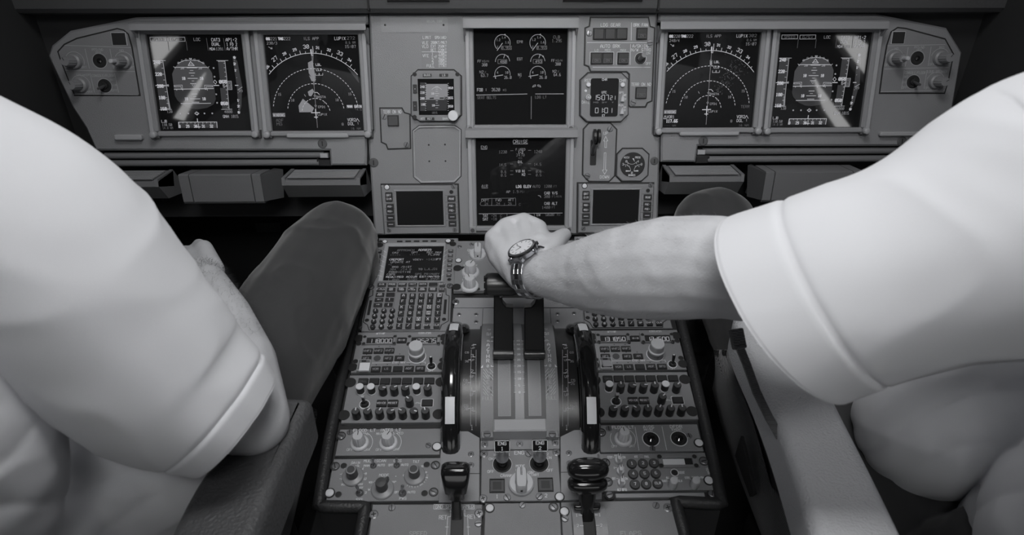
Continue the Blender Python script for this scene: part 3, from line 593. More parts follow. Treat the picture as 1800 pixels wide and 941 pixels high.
# blank label strip and speed limit placard
t=Th('blank_placard','thin blank grey placard strip at the top left of the central panel','placard',PP,(726,44),c=cB)
m=M(); u0,u1,v0,v1=t.R(92,65,446,142); m.rbox(u0,u1,v0,v1,.0001,.0008,'frame',.002); t.T(m,'SELCAL CODE',335,418,83,11,'paint_dim',z=.001); m.build('placard_plate',t.e); screws(t,[(112,103),(424,103)],'tiny',.0008,sc=.5)
t=Th('speed_limit_placard','small grey placard of white LIMIT SPEED figures above the standby instrument','placard',PP,(764,90),c=cB)
m=M(); u0,u1,v0,v1=t.R(305,160,445,332); m.rbox(u0,u1,v0,v1,.0001,.0009,'panel',.001)
for s,x0,x1,y,hh in (('LIMIT',314,356,170,15),('SPD(IAS)',378,440,170,14),('VLE',310,342,198,15),('280KT/M67',357,440,197,14),('VLO',310,342,218,15),('EXT 250KT',357,440,217,14),('RET 220KT',357,440,237,14),('VFE',313,345,267,15),('1',362,368,257,13),('230KT',398,440,257,14),('1+F',360,390,273,13),('215KT',398,440,272,14),('2',362,370,289,13),('200KT',398,440,289,14),('3',362,370,305,13),('185KT',398,440,305,14),('FULL',335,375,321,15),('177KT',398,440,321,14)): t.T(m,s,x0,x1,y,hh,'paint',z=.0011,w=.0006)
m.line(t.L(308,246),t.L(442,247),.0007,'paint',.0011); m.build('placard_plate',t.e)
# terrain switch left
t=Th('switch_plate','small notched grey plate with one TERR ON ND button, left of the blank octagonal recess','switch panel',PP,(694,225),c=cB)
m=M(); P=t.poly([(88,550),(200,550),(213,574),(241,582),(245,758),(130,762),(121,738),(96,726)]); m.prism(inset(ccw(P),-.0024),.0001,.0008,'slot'); m.prism(P,.0002,.0022,'panel',.0006); t.T(m,'TERR ON ND',104,200,566,17,z=.0024,w=.0007); m.build('panel_plate',t.e); pushbtn(t,127,584,187,643,.0022,None,'key_grey'); screws(t,[(107,592),(227,741)],'screw',.0022)
# standby instrument
t=Th('standby_instrument','small octagonal standby attitude instrument with its own lit screen and white knob','instrument',PP,(767,168),c=cB)
m=M(); P=t.poly([(290,346),(478,346),(516,378),(517,582),(480,614),(300,614),(256,584),(256,378)]); m.prism(inset(ccw(P),-.0024),.0001,.001,'slot'); m.prism(P,.0002,.011,'panel',.0015); m.build('housing',t.e)
m=M(); u0,u1,v0,v1=t.R(289,390,481,583,.011); m.box(u0,u1,v0,v1,.011,.0116,'screen'); so=m.build('screen',t.e)
m=M(); X=lambda x,y:t.L(x,y,.012)
m.flat([X(330,418),X(446,418),X(446,502),X(330,502)],'screen_bright',.0118); m.flat([X(330,502),X(446,502),X(440,560),X(335,560)],'screen_ground',.0118); m.flat([X(299,410),X(330,410),X(330,562),X(299,562)],'screen_tape',.0118)
for s,x0,x1,y in (('240',300,322,433),('220',300,322,464),('200',300,322,495),('180',304,326,527),('060',450,474,439),('055',450,474,492),('050',450,474,537)): t.T(m,s,x0,x1,y,11,'glow',z=.0008,h=.0113,w=.0007)
for y in range(415,560,12): m.line(X(326,y),X(332,y),.0005,'glow',.0121); m.line(X(446,y),X(451,y),.0005,'glow',.0121)
for y,w in ((432,8),(445,5),(457,5),(469,12),(481,6),(508,5),(520,5),(532,12),(545,6)): m.line(X(388-w,y),X(388+w,y),.0006,'glow',.0121)
t.T(m,'10',358,372,469,10,'glow',z=.0008,h=.0113,w=.0007); t.T(m,'10',362,376,532,10,'glow',z=.0008,h=.0113,w=.0007)
m.flat([X(350,492),X(372,490),X(372,498),X(350,499)],'slot',.0121); m.flat([X(403,490),X(425,490),X(425,497),X(403,497)],'slot',.0121); m.arc(X(388,470),.011,40,140,.0006,'glow',.0121,12)
m.flat([X(428,487),X(462,487),X(462,502),X(428,502)],'screen',.0119); t.T(m,'5480',430,460,495,10,'glow_mid',z=.0009,h=.0113); t.T(m,'1015',362,390,571,10,'glow_dim',z=.0008,h=.0113); m.build('screen_symbols',so,smooth=False)
for s,x0,y0,x1,y1 in (('BUGS',314,363,360,379),('LS',402,363,449,379),('RST',327,596,375,611),('+',261,420,283,468),('-',261,510,283,560)):
    m=M(); u0,u1,v0,v1=t.R(x0,y0,x1,y1,.011); m.rbox(u0,u1,v0,v1,.011,.0132,'key',.0008,.0004); m.text(s,((u0+u1)/2,(v0+v1)/2),min(v1-v0,.006)*.62,'paint',.0134,w=.0005); m.build('button',t.e)
m=M(); t.T(m,'ATT',303,322,603,11,h=.011);t.T(m,'BARO',420,452,603,11,h=.011); m.build('lettering',t.e,smooth=False)
p=t.L(476,586,.011); m=M(); m.lathe([(.0090,0),(.0090,.008),(.0082,.0095),(0,.0098)],'white',n=30); m.build('knob',t.e,loc=(p[0],p[1],.011),label='white round knob'); screws(t,[(498,366),(270,366),(270,594)],'tiny',.011)
# blank octagonal recess
t=Th('blanking_plate','empty octagonal recess plate with four rivets, under the standby instrument','plate',PP,(767,270),c=cD)
m=M(); P=t.poly([(322,5),(530,3),(567,28),(567,298),(530,335),(335,338),(292,303),(286,33)]); m.prism(inset(ccw(P),-.0014),.0001,.0004,'slot'); m.ring(P,inset(ccw(P),.003),.0001,.0034,'frame_light',.0008,zi=-.0015); m.prism(inset(ccw(P),.0028),.0001,.0006,'board'); m.build('recess_plate',t.e); screws(t,[(379,116),(474,114),(382,212),(477,211)],'tiny',.0006,sc=.45)  # dark outset round the ring stands in for its shadow
# landing gear / autobrake plate
t=Th('landing_gear_panel','notched LDG GEAR and AUTO BRK switch plate, top right of the central panel','switch panel',PP,(1090,90),c=d1)
m=M(); P=t.poly([(118,34),(612,34),(626,112),(665,125),(641,752),(604,768),(588,803),(462,803),(450,790),(455,522),(430,497),(118,495),(100,452),(65,438),(72,125),(108,110)]); m.prism(inset(ccw(P),-.0024),.0001,.0008,'slot'); m.prism(P,.0002,.0026,'panel',.0007); m.build('panel_plate',t.e)
m=M()
for s,x0,x1,y,hh in (('LDG GEAR',202,370,94,28),('BRK FAN',487,608,94,26),('AUTO BRK',198,368,278,28),('A/SKID&',478,614,277,26),('N/W STRG',468,636,311,24),('LO',150,180,314,18),('MED',238,286,314,18),('MAX',372,420,314,18),('ON',598,630,340,18),('OFF',594,636,430,20),('TERR ON ND',467,638,611,26)): t.T(m,s,x0,x1,y,hh,z=.0029,w=.0007 if hh>20 else None)
for a,b in (((468,75),(465,228)),((82,247),(608,249)),((460,262),(457,440)),((132,462),(632,462))): m.line(t.L(*a),t.L(*b),.0008,'paint',.0029)
for x0,x1 in ((108,312),(342,446)): 
    u0,u1,v0,v1=t.R(x0,330,x1,440); m.pline([(u0,v0),(u1,v0),(u1,v1),(u0,v1)],.0006,'paint',.0028,True)
m.arc(t.L(547,385),.0100,0,360,.0007,'paint',.0029,28); m.build('lettering',t.e,smooth=False)
for x0,x1 in ((132,232),(232,330),(330,432)): pushbtn(t,x0,120,x1,225,.0026)
pushbtn(t,508,118,605,224,.0026,'ON'); pushbtn(t,112,334,210,438,.0026,'ON');pushbtn(t,210,334,309,438,.0026,'ON');pushbtn(t,344,334,444,438,.0026,'ON');pushbtn(t,500,634,600,737,.0026,'ON','key_grey')
screws(t,[(103,166),(631,248),(487,768)],'screw',.0026)
p=t.L(547,388,.0026); m=M(); m.lathe([(.0095,0),(.0088,.0012),(.006,.0012),(.005,.004),(0,.0045)],'black',n=28); m.tube([(0,0,.003),(.001,.003,.012),(.002,.006,.022)],[.003,.0038,.0042],'knob_grey',n=14); m.build('toggle_switch',t.e,loc=(p[0],p[1],.0026))
# clock
t=Th('clock','octagonal digital clock reading 15:07, under the autobrake buttons','clock',PP,(1062,172),c=d1)
m=M(); P=t.poly([(92,516),(376,516),(434,570),(434,872),(370,932),(80,932),(24,880),(26,578)]); m.prism(inset(ccw(P),-.0024),.0001,.0008,'slot'); m.prism(P,.0002,.009,'panel',.0014); m.build('housing',t.e)
m=M(); u0,u1,v0,v1=t.R(112,558,355,892,.009); m.rbox(u0,u1,v0,v1,.009,.0098,'screen_soft',.004); so=m.build('display_face',t.e)
m=M(); 
for s,x0,x1,y,hh,mt_,sv in (('CHR',215,257,569,18,'glow',0),('UTC',212,252,680,18,'glow',0),('ET',215,238,882,16,'glow',0),('15:07',140,270,725,42,'glow',1),('21',285,328,728,34,'glow',1),('01:01',155,300,838,42,'glow',1),('MO',140,180,768,10,'glow_dim',0),('DY',215,255,768,10,'glow_dim',0),('Y',300,312,768,10,'glow_dim',0)):
    if sv:
        parts=s.split(':'); 
        if len(parts)==2:
            w=(x1-x0); t.T(m,parts[0],x0,x0+w*.42,y,hh,mt_,z=.001,h=.0092,w=.0009,seven=True); t.T(m,parts[1],x0+w*.56,x1,y,hh,mt_,z=.001,h=.0092,w=.0009,seven=True); a=t.L(x0+w*.49,y-8,.0092); b=t.L(x0+w*.49,y+8,.0092); m.disc(a,.0007,mt_,.0102,8); m.disc(b,.0007,mt_,.0102,8)
        else: t.T(m,s,x0,x1,y,hh,mt_,z=.001,h=.0092,w=.0008,seven=True)
    else: t.T(m,s,x0,x1,y,hh,mt_,z=.001,h=.0092,w=.0007)
m.build('digits',so,smooth=False)
m=M()
for s,x0,x1,y,hh in (('RST',64,116,577,24),('CHR',366,420,577,22),('DATE',40,104,766,24),('GPS',365,402,682,16),('INT',398,424,705,16),('SET',402,424,740,14),('RUN',360,398,792,16),('STP',400,422,812,14),('RST',400,420,836,14)): t.T(m,s,x0,x1,y,hh,h=.009,w=.0006)
m.build('lettering',t.e,smooth=False)
for x,y in ((94,613),(391,614)): p=t.L(x,y,.009); inst('whitebutton','button',t.e,p[0],p[1],.009,sc=.78)
p=t.L(92,722,.009); m=M(); m.lathe([(.005,0),(.005,.006),(.004,.007),(0,.0072)],'knob_white',n=22); m.arc((0,0),.0026,20,320,.0006,'slot',.0073,12); m.build('knob',t.e,loc=(p[0],p[1],.009))
p=t.L(72,667,.009); inst('whitebutton','button',t.e,p[0],p[1],.007,sc=.45)
for x,y in ((390,735),(384,845)): p=t.L(x,y,.009); m=M(); m.prism([(-.0034,-.005),(.0034,-.005),(.0028,.002),(0,.008),(-.0028,.002)],0,.007,'knob_white',.0008); m.build('selector_knob',t.e,loc=(p[0],p[1],.009))
# gear lever
t=Th('gear_lever_panel','grey plate with the black landing gear lever between UP and DOWN arrows','lever panel',PP,(1053,268),c=cB)
m=M(); P=t.poly([(1200,630),(1312,630),(1344,662),(1334,905),(1305,935),(1200,935),(1168,900),(1173,660)]); m.prism(inset(ccw(P),-.0024),.0001,.0008,'slot'); m.prism(P,.0002,.003,'panel',.0008)
u0,u1,v0,v1=t.R(1205,715,1238,851); m.rbox(u0,u1,v0,v1,.003,.0034,'slot',.002); m.build('panel_plate',t.e)
m=M(); t.T(m,'UP',1279,1300,681,15,h=.003);t.T(m,'DOWN',1259,1306,914,15,h=.003)
for pts in ([(1289,697),(1300,722),(1293,722),(1293,757),(1284,757),(1284,722),(1278,722)],[(1283,900),(1271,877),(1279,877),(1281,785),(1290,785),(1288,877),(1296,877)]): m.pline(t.poly(pts,.003),.0008,'paint',.0033,True)
m.build('lettering',t.e,smooth=False); screws(t,[(1313,658),(1191,908)],'screw',.003)
m=M(); a=t.L(1221,765,.004); b=t.L(1238,700,.03); m.tube([(a[0],a[1]-.01,.002),(a[0],a[1]+.004,.014),(b[0],b[1]-.01,.03)],[.0035,.0042,.004],'gloss_black',n=14); m.build('lever_arm',t.e)
for x in (1231,1253):
    c_=t.L(x,697,.034); m=M(); m.lathe([(.0,-.0034),(.009,-.0034),(.0125,-.002),(.0125,.002),(.009,.0034),(0,.0034)],'black',n=32,ax=((c_[0],c_[1],.034),(1,0,0))); m.build('lever_wheel',t.e)
# brake pressure gauge
t=Th('brake_pressure_gauge','round black brake pressure gauge in an octagonal grey bezel','gauge',PP,(1111.5,289.5),c=cD)
m=M(); P=t.poly([(1515,140),(1628,140),(1664,172),(1658,292),(1620,325),(1508,325),(1478,295),(1483,172)]); m.prism(inset(ccw(P),-.0024),.0001,.001,'slot'); m.prism(P,.0002,.006,'panel',.0014); m.build('housing',t.e)
m=M(); p=t.L(1572,232,.006); m.xf=Matrix.Translation((0,0,.006)); m.lathe([(.0225,0),(.0225,.001),(.0212,.0012),(0,.0012)],'slot',c=p,n=40,mats=['frame','slot','slot'])
m.build('dial',t.e)
m=M(); z=.0074
for s,x0,x1,y,hh in (('ACCU',1522,1552,189,10),('PRESS',1588,1618,189,10),('BRAKES',1548,1588,293,10),('0',1532,1540,212,12),('4',1600,1608,212,12),('3',1512,1521,229,12),('3',1620,1628,229,12),('0',1564,1572,279,12)): t.T(m,s,x0,x1,y,hh,z=.0015,h=.006,w=.0006)
Z=lambda x,y:t.L(x,y,.007)
m.arc(Z(1570,195),.0105,215,325,.0006,'paint',z,14); m.arc(Z(1524,268),.0115,0,95,.0006,'paint',z,12); m.arc(Z(1618,268),.0115,85,180,.0006,'paint',z,12)
for x,y in ((1532,236),(1542,233),(1552,238),(1589,238),(1600,233),(1610,238),(1545,222),(1596,220)): m.line(Z(x,y),Z(x,y+7),.0007,'paint',z)
m.flat([Z(1533,265),Z(1560,267),Z(1560,271),Z(1533,273)],'white',z); m.flat([Z(1606,264),Z(1580,267),Z(1580,271),Z(1606,272)],'white',z); m.flat([Z(1572,196),Z(1580,194),Z(1586,216)],'white',z); m.build('needles_and_scale',t.e,smooth=False)
# small message displays
def dcdu(label,at,src,n):
    t=Th('message_display',label,'display screen',PP,at,'small message displays',src=src,c=cD)
    m=M(); P=t.poly([(105,350),(548,350),(558,625),(125,633)]); m.prism(inset(ccw(P),-.0024),.0001,.001,'slot'); m.prism(P,.0002,.012,'panel',.0015)
    m.build('housing',t.e)
    m=M(); u0,u1,v0,v1=t.R(192,388,464,586,.012); m.ring([(u0-.004,v0-.003),(u1+.004,v0-.003),(u1+.004,v1+.003),(u0-.004,v1+.003)],[(u0,v0),(u1,v0),(u1,v1),(u0,v1)],.012,.0145,'frame',.0012,zi=.0122); m.build('bezel',t.e)
    m=M(); m.box(u0,u1,v0,v1,.0118,.0124,'screen_soft'); m.build('screen',t.e)
    for s,x,y,w,h in (('BRT',145,411,42,34),('DIM',146,432,42,34),('MSG-',152,477,44,26),('MSG+',153,505,44,26),('_',155,543,46,32),('_',157,582,46,32),('PRINT',512,432,48,32),('PGE-',513,473,46,28),('PGE+',514,500,46,28),('_',516,538,46,32),('_',518,579,46,32)):
        m=M(); a=t.R(x-w/2,y-h/2,x+w/2,y+h/2,.014); m.rbox(a[0],a[1],a[2],a[3],.012,.0145,'key',.0015,.0005)
        if s=='_': m.box(a[0]+.003,a[1]-.003,(a[2]+a[3])/2-.0004,(a[2]+a[3])/2+.0006,.0145,.0147,'paint')
        else: m.text(s,((a[0]+a[1])/2,(a[2]+a[3])/2),(a[3]-a[2])*.36,'paint',.0148,width=(a[1]-a[0])*.62,w=.0006)
        m.build('button',t.e)
    screws(t,[(524,360),(147,615),(532,612)],'screw',.012,sc=.8) ; screws(t,[(134,364)],'whitestud',.012,sc=.75); screws(t,[(511,392)],'tiny',.012)
    m=M(); 
    for y in (412,452,480,520,560): m.line(t.L(478,y,.012),t.L(548,y,.012),.0004,'slot',.0123); m.line(t.L(122,y+8,.012),t.L(186,y+8,.012),.0004,'slot',.0123)
    m.build('key_dividers',t.e,smooth=False)
dcdu('small blank message screen with side buttons, lower left of the central panel',(739,366),(739,366),0)
dcdu('small blank message screen with side buttons, lower right of the central panel beside the forearm',(1079.5,363.5),(739,366),1)
# ================================================================== pedestal body
FLOOR_Z=-.62
t=Th('centre_pedestal','dark centre pedestal body with a padded leather rim between the two seats','pedestal',QQ,(912,650))
m=M(); P=t.poly([(655,424),(1166,424),(1200,590),(1262,880),(1190,884),(1215,960),(1235,1090),(590,1090),(628,960),(642,886),(566,886),(612,650)]); m.prism(P,-.012,-.007,'deck'); m.build('deck_plate',t.e)
rim=[(647,424),(622,560),(602,650),(578,770),(559,888),(600,889),(642,889),(634,930),(612,1060)]
rimr=[(1176,424),(1197,560),(1219,650),(1246,770),(1270,884),(1230,882),(1188,880),(1203,935),(1235,1060)]
for R in (rim,rimr):
    m=M(); pts=[t.L(x,y,.002) for x,y in R]
    q=[]
    for i in range(len(pts)-1):
        for k in range(6): f=k/6; q.append(((pts[i][0]*(1-f)+pts[i+1][0]*f),(pts[i][1]*(1-f)+pts[i+1][1]*f),-.002))
    q.append((pts[-1][0],pts[-1][1],-.002)); m.tube(q,.0085,'leather_rim',n=12); m.build('padded_rim',t.e)
# side walls falling to the floor
def wallstrip(R,out,nm):
    m=M(); n=len(R); tp=[Vector((*t.L(x,y,0),-.004)) for x,y in R]
    bt=[]
    for p in tp:
        w=t.pl.pt(p.x+t.pos.x,p.y+t.pos.y,p.z); z=FLOOR_Z; d=w-Vector((0,0,1))*(w.z-z); d.x+=out
        l=d-t.pl.pt(t.pos.x,t.pos.y); bt.append(Vector((l.dot(t.pl.U),l.dot(t.pl.V),l.dot(t.pl.N))))
    m.add(tp+bt,[[i,i+1,n+i+1,n+i] for i in range(n-1)],'shell'); m.build(nm,t.e)
wallstrip(rim,-.0,'side_wall'); wallstrip(rimr,.0,'side_wall')
# ================================================================== flight management keyboards
def mcdu(label,at,src,title):
    t=Th('flight_management_keyboard',label,'keyboard panel',QQ,at,'flight management keyboards',src=src)
    m=M(); t.c=cF_; P=t.poly([(222,62),(690,62),(684,330),(652,352),(640,610),(118,612),(122,545),(170,362),(190,330)]); m.prism(P,-.006,0,'panel',.0012)
    t.c=d3; m.pline(t.poly([(262,175),(258,255),(196,285),(115,655),(180,700),(205,778),(1265,772),(1290,700),(1395,640),(1408,262),(1362,245),(1358,150)]),.0014,'slot',.0003,False)
    for q in ([(212,330),(250,330),(212,552),(172,552)],[(1335,316),(1376,316),(1357,540),(1317,536)]): m.flat(t.poly(q),'slot',.0004)
    m.pline(t.poly([(325,65),(318,210),(262,425),(275,438),(568,440),(600,215)]),.0005,'key_grey',.0003); m.pline(t.poly([(325,62),(1245,45),(1238,196),(605,212)]),.0005,'key_grey',.0003)
    m.build('housing',t.e)
    t.c=d2; m=M(); I=ccw(t.poly([(200,210),(1032,203),(985,732),(112,738)])); O=ccw(t.poly([(150,165),(1060,160),(1020,742),(40,742)]))
    m.ring(O,I,.0001,.0035,'frame_light',.001,zi=.0002)
    for k in range(6):
        for (x0,y0,x1,y1) in ((122+0-16.5*k*1.0,285+74*k,168-14*k,316+72*k),(1078-9*k,272+74*k,1037-9*k,305+73*k)): m.line(t.L(x0,y0),t.L(x1,y1),.0007,'paint',.0038)
    m.build('bezel',t.e)
    m=M(); m.prism(I,.0001,.0008,'screen_soft'); so=m.build('screen',t.e)
    m=M(); T=lambda s,a,b,y,hh,mt='glow_mid',w=None: t.T(m,s,a,b,y,hh,mt,z=.0012,w=w)
    T('APPROACH',330,582,264,28,'glow_dim');T('ADR039' if title else 'ADR038',650,838,260,30,'glow',.0006);T('CRZ',258,345,303,22);T('OPT',548,636,299,24);T('REC MAX',776,992,297,24)
    T('-----',222,376,338,20);T('-----',514,668,332,20);T('FL398',798,962,330,24);T('<REPORT',208,426,405,28,'glow');T('VDEV=',566,720,405,24);T('+1420',765,915,402,26,'glow_dim');T('FT',922,985,401,24,'glow')
    T('UPDATE AT',232,520,443,24);T('*[',195,250,480,24,'glow_dim');T(']',432,455,480,24,'glow_dim');T('BRG /DIST',254,542,516,24);T('304  /14.0',218,540,552,24,'glow_dim');T('TO',648,703,550,24);T('LJLJ31',742,934,547,28,'glow_dim')
    T('PREDICTIVE',206,532,592,24);T('<GPS',170,295,628,28);T('GPS PRIMARY',600,962,623,28,'glow_dim');T('REQUIRED ACCUR ESTIMATED',162,960,664,24,'glow');T('1.0NM',188,352,705,24,'glow_dim');T('HIGH',488,622,700,28,'glow_dim');T('0.09NM',762,958,698,24,'glow_dim')
    m.build('screen_text',so,smooth=False)
    def key(x,y,w,hh,s,c,h=.0034,box=False,round_=False,fs=.42,s2=None):
        t.c=c; m=M(); a=t.R(x-w/2,y-hh/2,x+w/2,y+hh/2,h*.6); cu,cv=(a[0]+a[1])/2,(a[2]+a[3])/2; W_,H_=a[1]-a[0],a[3]-a[2]
        if round_: m.lathe([(W_/2,0),(W_/2,h*.7),(W_/2*.88,h),(0,h)],'key',n=22)
        else: m.rbox(-W_/2,W_/2,-H_/2,H_/2,0,h,'key',r=W_*.10,ch=.0007)
        zz=h+.0002
        if s=='_': m.box(-W_*.3,W_*.3,-.0004,.0006,h,h+.0002,'paint')
        elif s in ('LEFT','RIGHT'): m.line((-W_*.2,0),(W_*.2,0),.0007,'paint',zz); sg=-1 if s=='LEFT' else 1; m.flat([(sg*W_*.22,0),(sg*W_*.05,.0012),(sg*W_*.05,-.0012)],'paint',zz)
        elif s in ('UP','DOWN'): m.line((0,-H_*.3),(0,H_*.3),.0007,'paint',zz); sg=1 if s=='UP' else -1; m.flat([(0,sg*H_*.38),(.0012,sg*H_*.05),(-.0012,sg*H_*.05)],'paint',zz)
        elif s:
            if box:
                m.flat([(-W_*.34,-H_*.38),(W_*.34,-H_*.38),(W_*.34,H_*.38),(-W_*.34,H_*.38)],'paint',zz); m.flat([(-W_*.27,-H_*.30),(W_*.27,-H_*.30),(W_*.27,H_*.30),(-W_*.27,H_*.30)],'key',zz+.0001)
            if s2: m.text(s,(0,H_*.17),H_*.26,'paint',zz,w=.00055); m.text(s2,(0,-H_*.17),H_*.26,'paint',zz,w=.00055)
            else: m.text(s,(0,0),H_*fs,'paint',zz+.0002,w=.0008 if len(s)<3 else .0006)
        m.build('key',t.e,loc=(cu,cv,.0001))
    for i,s in enumerate(('DIR','PROG','PERF','INIT','DATA','')): key(395+154.7*i,94-1.2*i,128,52,s,d3,.0022,fs=.36)
    for i,(a,b) in enumerate((('F-PLN',None),('RAD','NAV'),('FUEL','PRED'),('SEC','F-PLN'),('ATC','COMM'),('MCDU','MENU'))): key(380+156*i,168-1.3*i,128,56,a,d3,.0022,fs=.34,s2=b)
    key(1306,92,86,52,'BRT',d3,.003,fs=.45); key(1298,167,88,54,'DIM',d3,.003,fs=.3)
    for (x,y,s,b) in ((368,244,'AIR','PORT'),(523,241,'',None),(353,320,'LEFT',None),(510,318,'UP',None),(337,397,'RIGHT',None),(495,395,'DOWN',None)): key(x,y,128,56,s,d3,.0022,s2=b)
    rows=('ABCDE','FGHIJ','KLMNO','PQRST','UVWXY','Z/   '); ys=(262,348,438,527,620,714)
    for r in range(6):
        x0=723-13.6*r; x1=1262-8.8*r
        for c in range(5):
            s=rows[r][c]; x=x0+(x1-x0)*c/4; y=ys[r]-c*.8
            s2=None; s=(s if r<5 or c<2 else ('SP','OVFY','CLR')[c-2])
            key(x,y,90,66,s,d3,.0040,box=s in 'ENSW' and len(s)==1,fs=.50 if len(s)<2 else .33)
    for r,row in enumerate(('123','456','789','.0+')):
        for c in range(3):
            x0=300-14.3*r; x1=555-12.5*r; s=row[c]; key(x0+(x1-x0)*c/2,484+80*r-c*1.5,84,60,'+/-' if s=='+' else s,d3,.0042,round_=True,fs=.42)
    for i,y in enumerate((267,338,411,484,557,633)): key(1132-5.6*i,y,74,38,'_',d2,.0026)
    for i in range(6): key(221-5.4*i,142+28.8*i,34,17,'_',cF_,.0026)
    t.c=d2; m=M()
    for x,y in ((365,127),(492,125),(620,124),(748,123),(875,122)): a=t.R(x-44,y-10,x+44,y+10); m.rbox(a[0],a[1],a[2],a[3],.0001,.0006,'slot',r=(a[3]-a[2])*.48)
    m.build('annunciator_slots',t.e)
    screws(t,[(142,131),(1097,120)],'whitestud',.0,sc=.7); screws(t,[(80,128),(1158,116),(1110,700)],'tiny'); screws(t,[(70,180),(1165,165)],'hole',.0002,sc=.8)
    t.c=d3; screws(t,[(232,130),(1420,112)],'cupscrew',sc=.85); screws(t,[(103,745),(1365,728)],'cupscrew',-.002,sc=.95); screws(t,[(262,27),(172,628),(1330,615)],'tiny')
    return t
cF_=crop(600,400,3.361)
mcdu('left flight management keyboard with lit page and letter keys, beside the dark trousered leg',(714,582),(714,582),True)
mcdu('right flight management keyboard mostly hidden under the reaching forearm',(1107,577.5),(714,582),False)
# ================================================================== radio panels
def keyb(t,x,y,w,hh,s,h=.0024,mt='key',light='paint',arrow=True,fs=.34,name='push_button'):
    m=M(); a=t.R(x-w/2,y-hh/2,x+w/2,y+hh/2,h*.5); W_,H_=a[1]-a[0],a[3]-a[2]
    m.rbox(-W_/2-.0006,W_/2+.0006,-H_/2-.0006,H_/2+.0006,0,.0005,'slot',r=.0012); m.rbox(-W_/2,W_/2,-H_/2,H_/2,0,h,mt,r=.001,ch=.0006)
    if s: m.text(s,(0,-H_*.08),H_*fs,light,h+.0002,w=.0005)
    return m.build(name,t.e,loc=((a[0]+a[1])/2,(a[2]+a[3])/2,.0002))
def radio(label,at,src,f1,f2,cover):
    t=Th('radio_panel',label,'radio panel',QQ,at,'radio tuning panels',src=src,c=d4)
    bl=t.L(90,420); br=t.L(1003,420); v1=t.L(600,20)[1]; m=M()
    m.box(bl[0],br[0],bl[1]+.001,v1,-.007,0,'panel',.0008); m.build('panel_plate',t.e)
    for (x0,x1,y0,y1,f) in ((204,536,55,150,f1),(640,965,52,150,f2)):
        m=M(); a=t.R(x0,y0,x1,y1); b=t.R(x0+44,y0+28,x1-32,y1-10)
        m.ring([(a[0],a[2]),(a[1],a[2]),(a[1],a[3]),(a[0],a[3])],[(b[0],b[2]),(b[1],b[2]),(b[1],b[3]),(b[0],b[3])],0,.0035,'panel',.001,zi=.0002)
        m.box(b[0],b[1],b[2],b[3],.0002,.0006,'slot'); W_=b[1]-b[0]; H_=b[3]-b[2]
        cx=b[0]+W_*.52; m.text(f.replace('.',''),(cx,(b[2]+b[3])/2),H_*.62,'glow',.0009,width=W_*.86,w=.0008,seven=True); m.disc((b[0]+W_*.545,b[2]+H_*.2),.0005,'glow',.0009,8)
        fo=m.build('frequency_window',t.e)
        for (x,y) in ((x0+25,y0+14),(x1-14,y0+10),(x0+14,y1-15),(x1-22,y1-18)): p=t.L(x,y,.0035); inst('tiny','rivet',t.e,p[0],p[1],.0036,sc=.75)
    o=keyb(t,587,102,88,48,'',.0030); 
    m=M(); p=t.L(587,102,.003); m.line((p[0]-.0035,p[1]),(p[0]+.0035,p[1]),.0010,'paint_dim',.0036)
    for sg in (-1,1): m.flat([(p[0]+sg*.006,p[1]),(p[0]+sg*.0028,p[1]+.0022),(p[0]+sg*.0028,p[1]-.0022)],'paint_dim',.0036)
    m.build('transfer_arrow',t.e,smooth=False)
    for s,x,y in (('VHF1',257,207),('VHF2',363,205),('VHF3',468,203),('HF1',243,280),('HF2',456,280),('AM',565,277),('NAV',222,385),('VOR',334,383),('LS',439,381),('',549,380),('ADF',658,378),('BFO',767,377)): keyb(t,x,y,88,48,s,light='paint_dim',fs=.36)
    m=M(); m.lathe([(.0056,0),(.0056,.0003),(0,.0003)],'key_grey',n=22); p=t.L(349,279); m.build('blanking_plug',t.e,loc=(p[0],p[1],.0002))
    m=M(); t.T(m,'ACTIVE',340,425,40,20,w=.0007); t.T(m,'STBY/CRS',752,872,36,20,w=.0007); t.T(m,'STBY NAV',495,622,319,17,w=.0006)
    for a,b in (((300,325),(480,321)),((634,319),(818,316)),((818,316),(817,334))): m.line(t.L(*a),t.L(*b),.0007,'paint',.0004)
    for x,y in ((367,165),(474,164),(247,243),(461,239),(568,238),(340,343),(448,341),(555,340),(663,339),(771,337)): p=t.L(x,y); m.flat([(p[0]-.0012,p[1]+.0008),(p[0]+.0012,p[1]+.0008),(p[0],p[1]-.001)],'slot',.0004)
    t.T(m,'OFF',848,896,400,16); t.T(m,'SEL',880,912,325,12,'paint_dim'); m.build('lettering',t.e,smooth=False)
    p=t.L(738,262); m=M(); inst('freqknob','frequency_knob',t.e,p[0],p[1],.0002)
    p=t.L(877,358); inst('blacktoggle','toggle_switch',t.e,p[0],p[1],.0001,sc=.85)
    screws(t,[(172,85),(1003,75),(110,365),(982,352)],'hole',.0002); screws(t,[(172,137),(138,310),(995,127),(980,296)],'tiny',sc=1.2)
    # guarded NAV key
    a=t.R(160,308,284,416); m=M(); m.ring([(a[0],a[2]),(a[1],a[2]),(a[1],a[3]),(a[0],a[3])],[(a[0]+.0016,a[2]+.002),(a[1]-.0016,a[2]+.002),(a[1]-.0016,a[3]-.0012),(a[0]+.0016,a[3]-.0012)],.0001,.0056,'frame_light',.0006)
    if cover: b=t.R(176,322,275,398,.006); m.box(b[0],b[1],b[2],b[3],.0035,.0066,'white',.0004)
    else: b=t.R(180,318,270,372,.006); m.box(b[0],b[1],b[2],b[3],.0045,.0055,'frame',.0004)
    m.box((a[0]+a[1])/2-.004,(a[0]+a[1])/2+.003,a[3]-.0045,a[3]-.003,.0055,.0070,'slot'); m.build('key_guard',t.e)
radio('left radio tuning panel reading 118.000, with a white square key guard',(698.5,656),(698.5,656),'118.000','135.275',True)
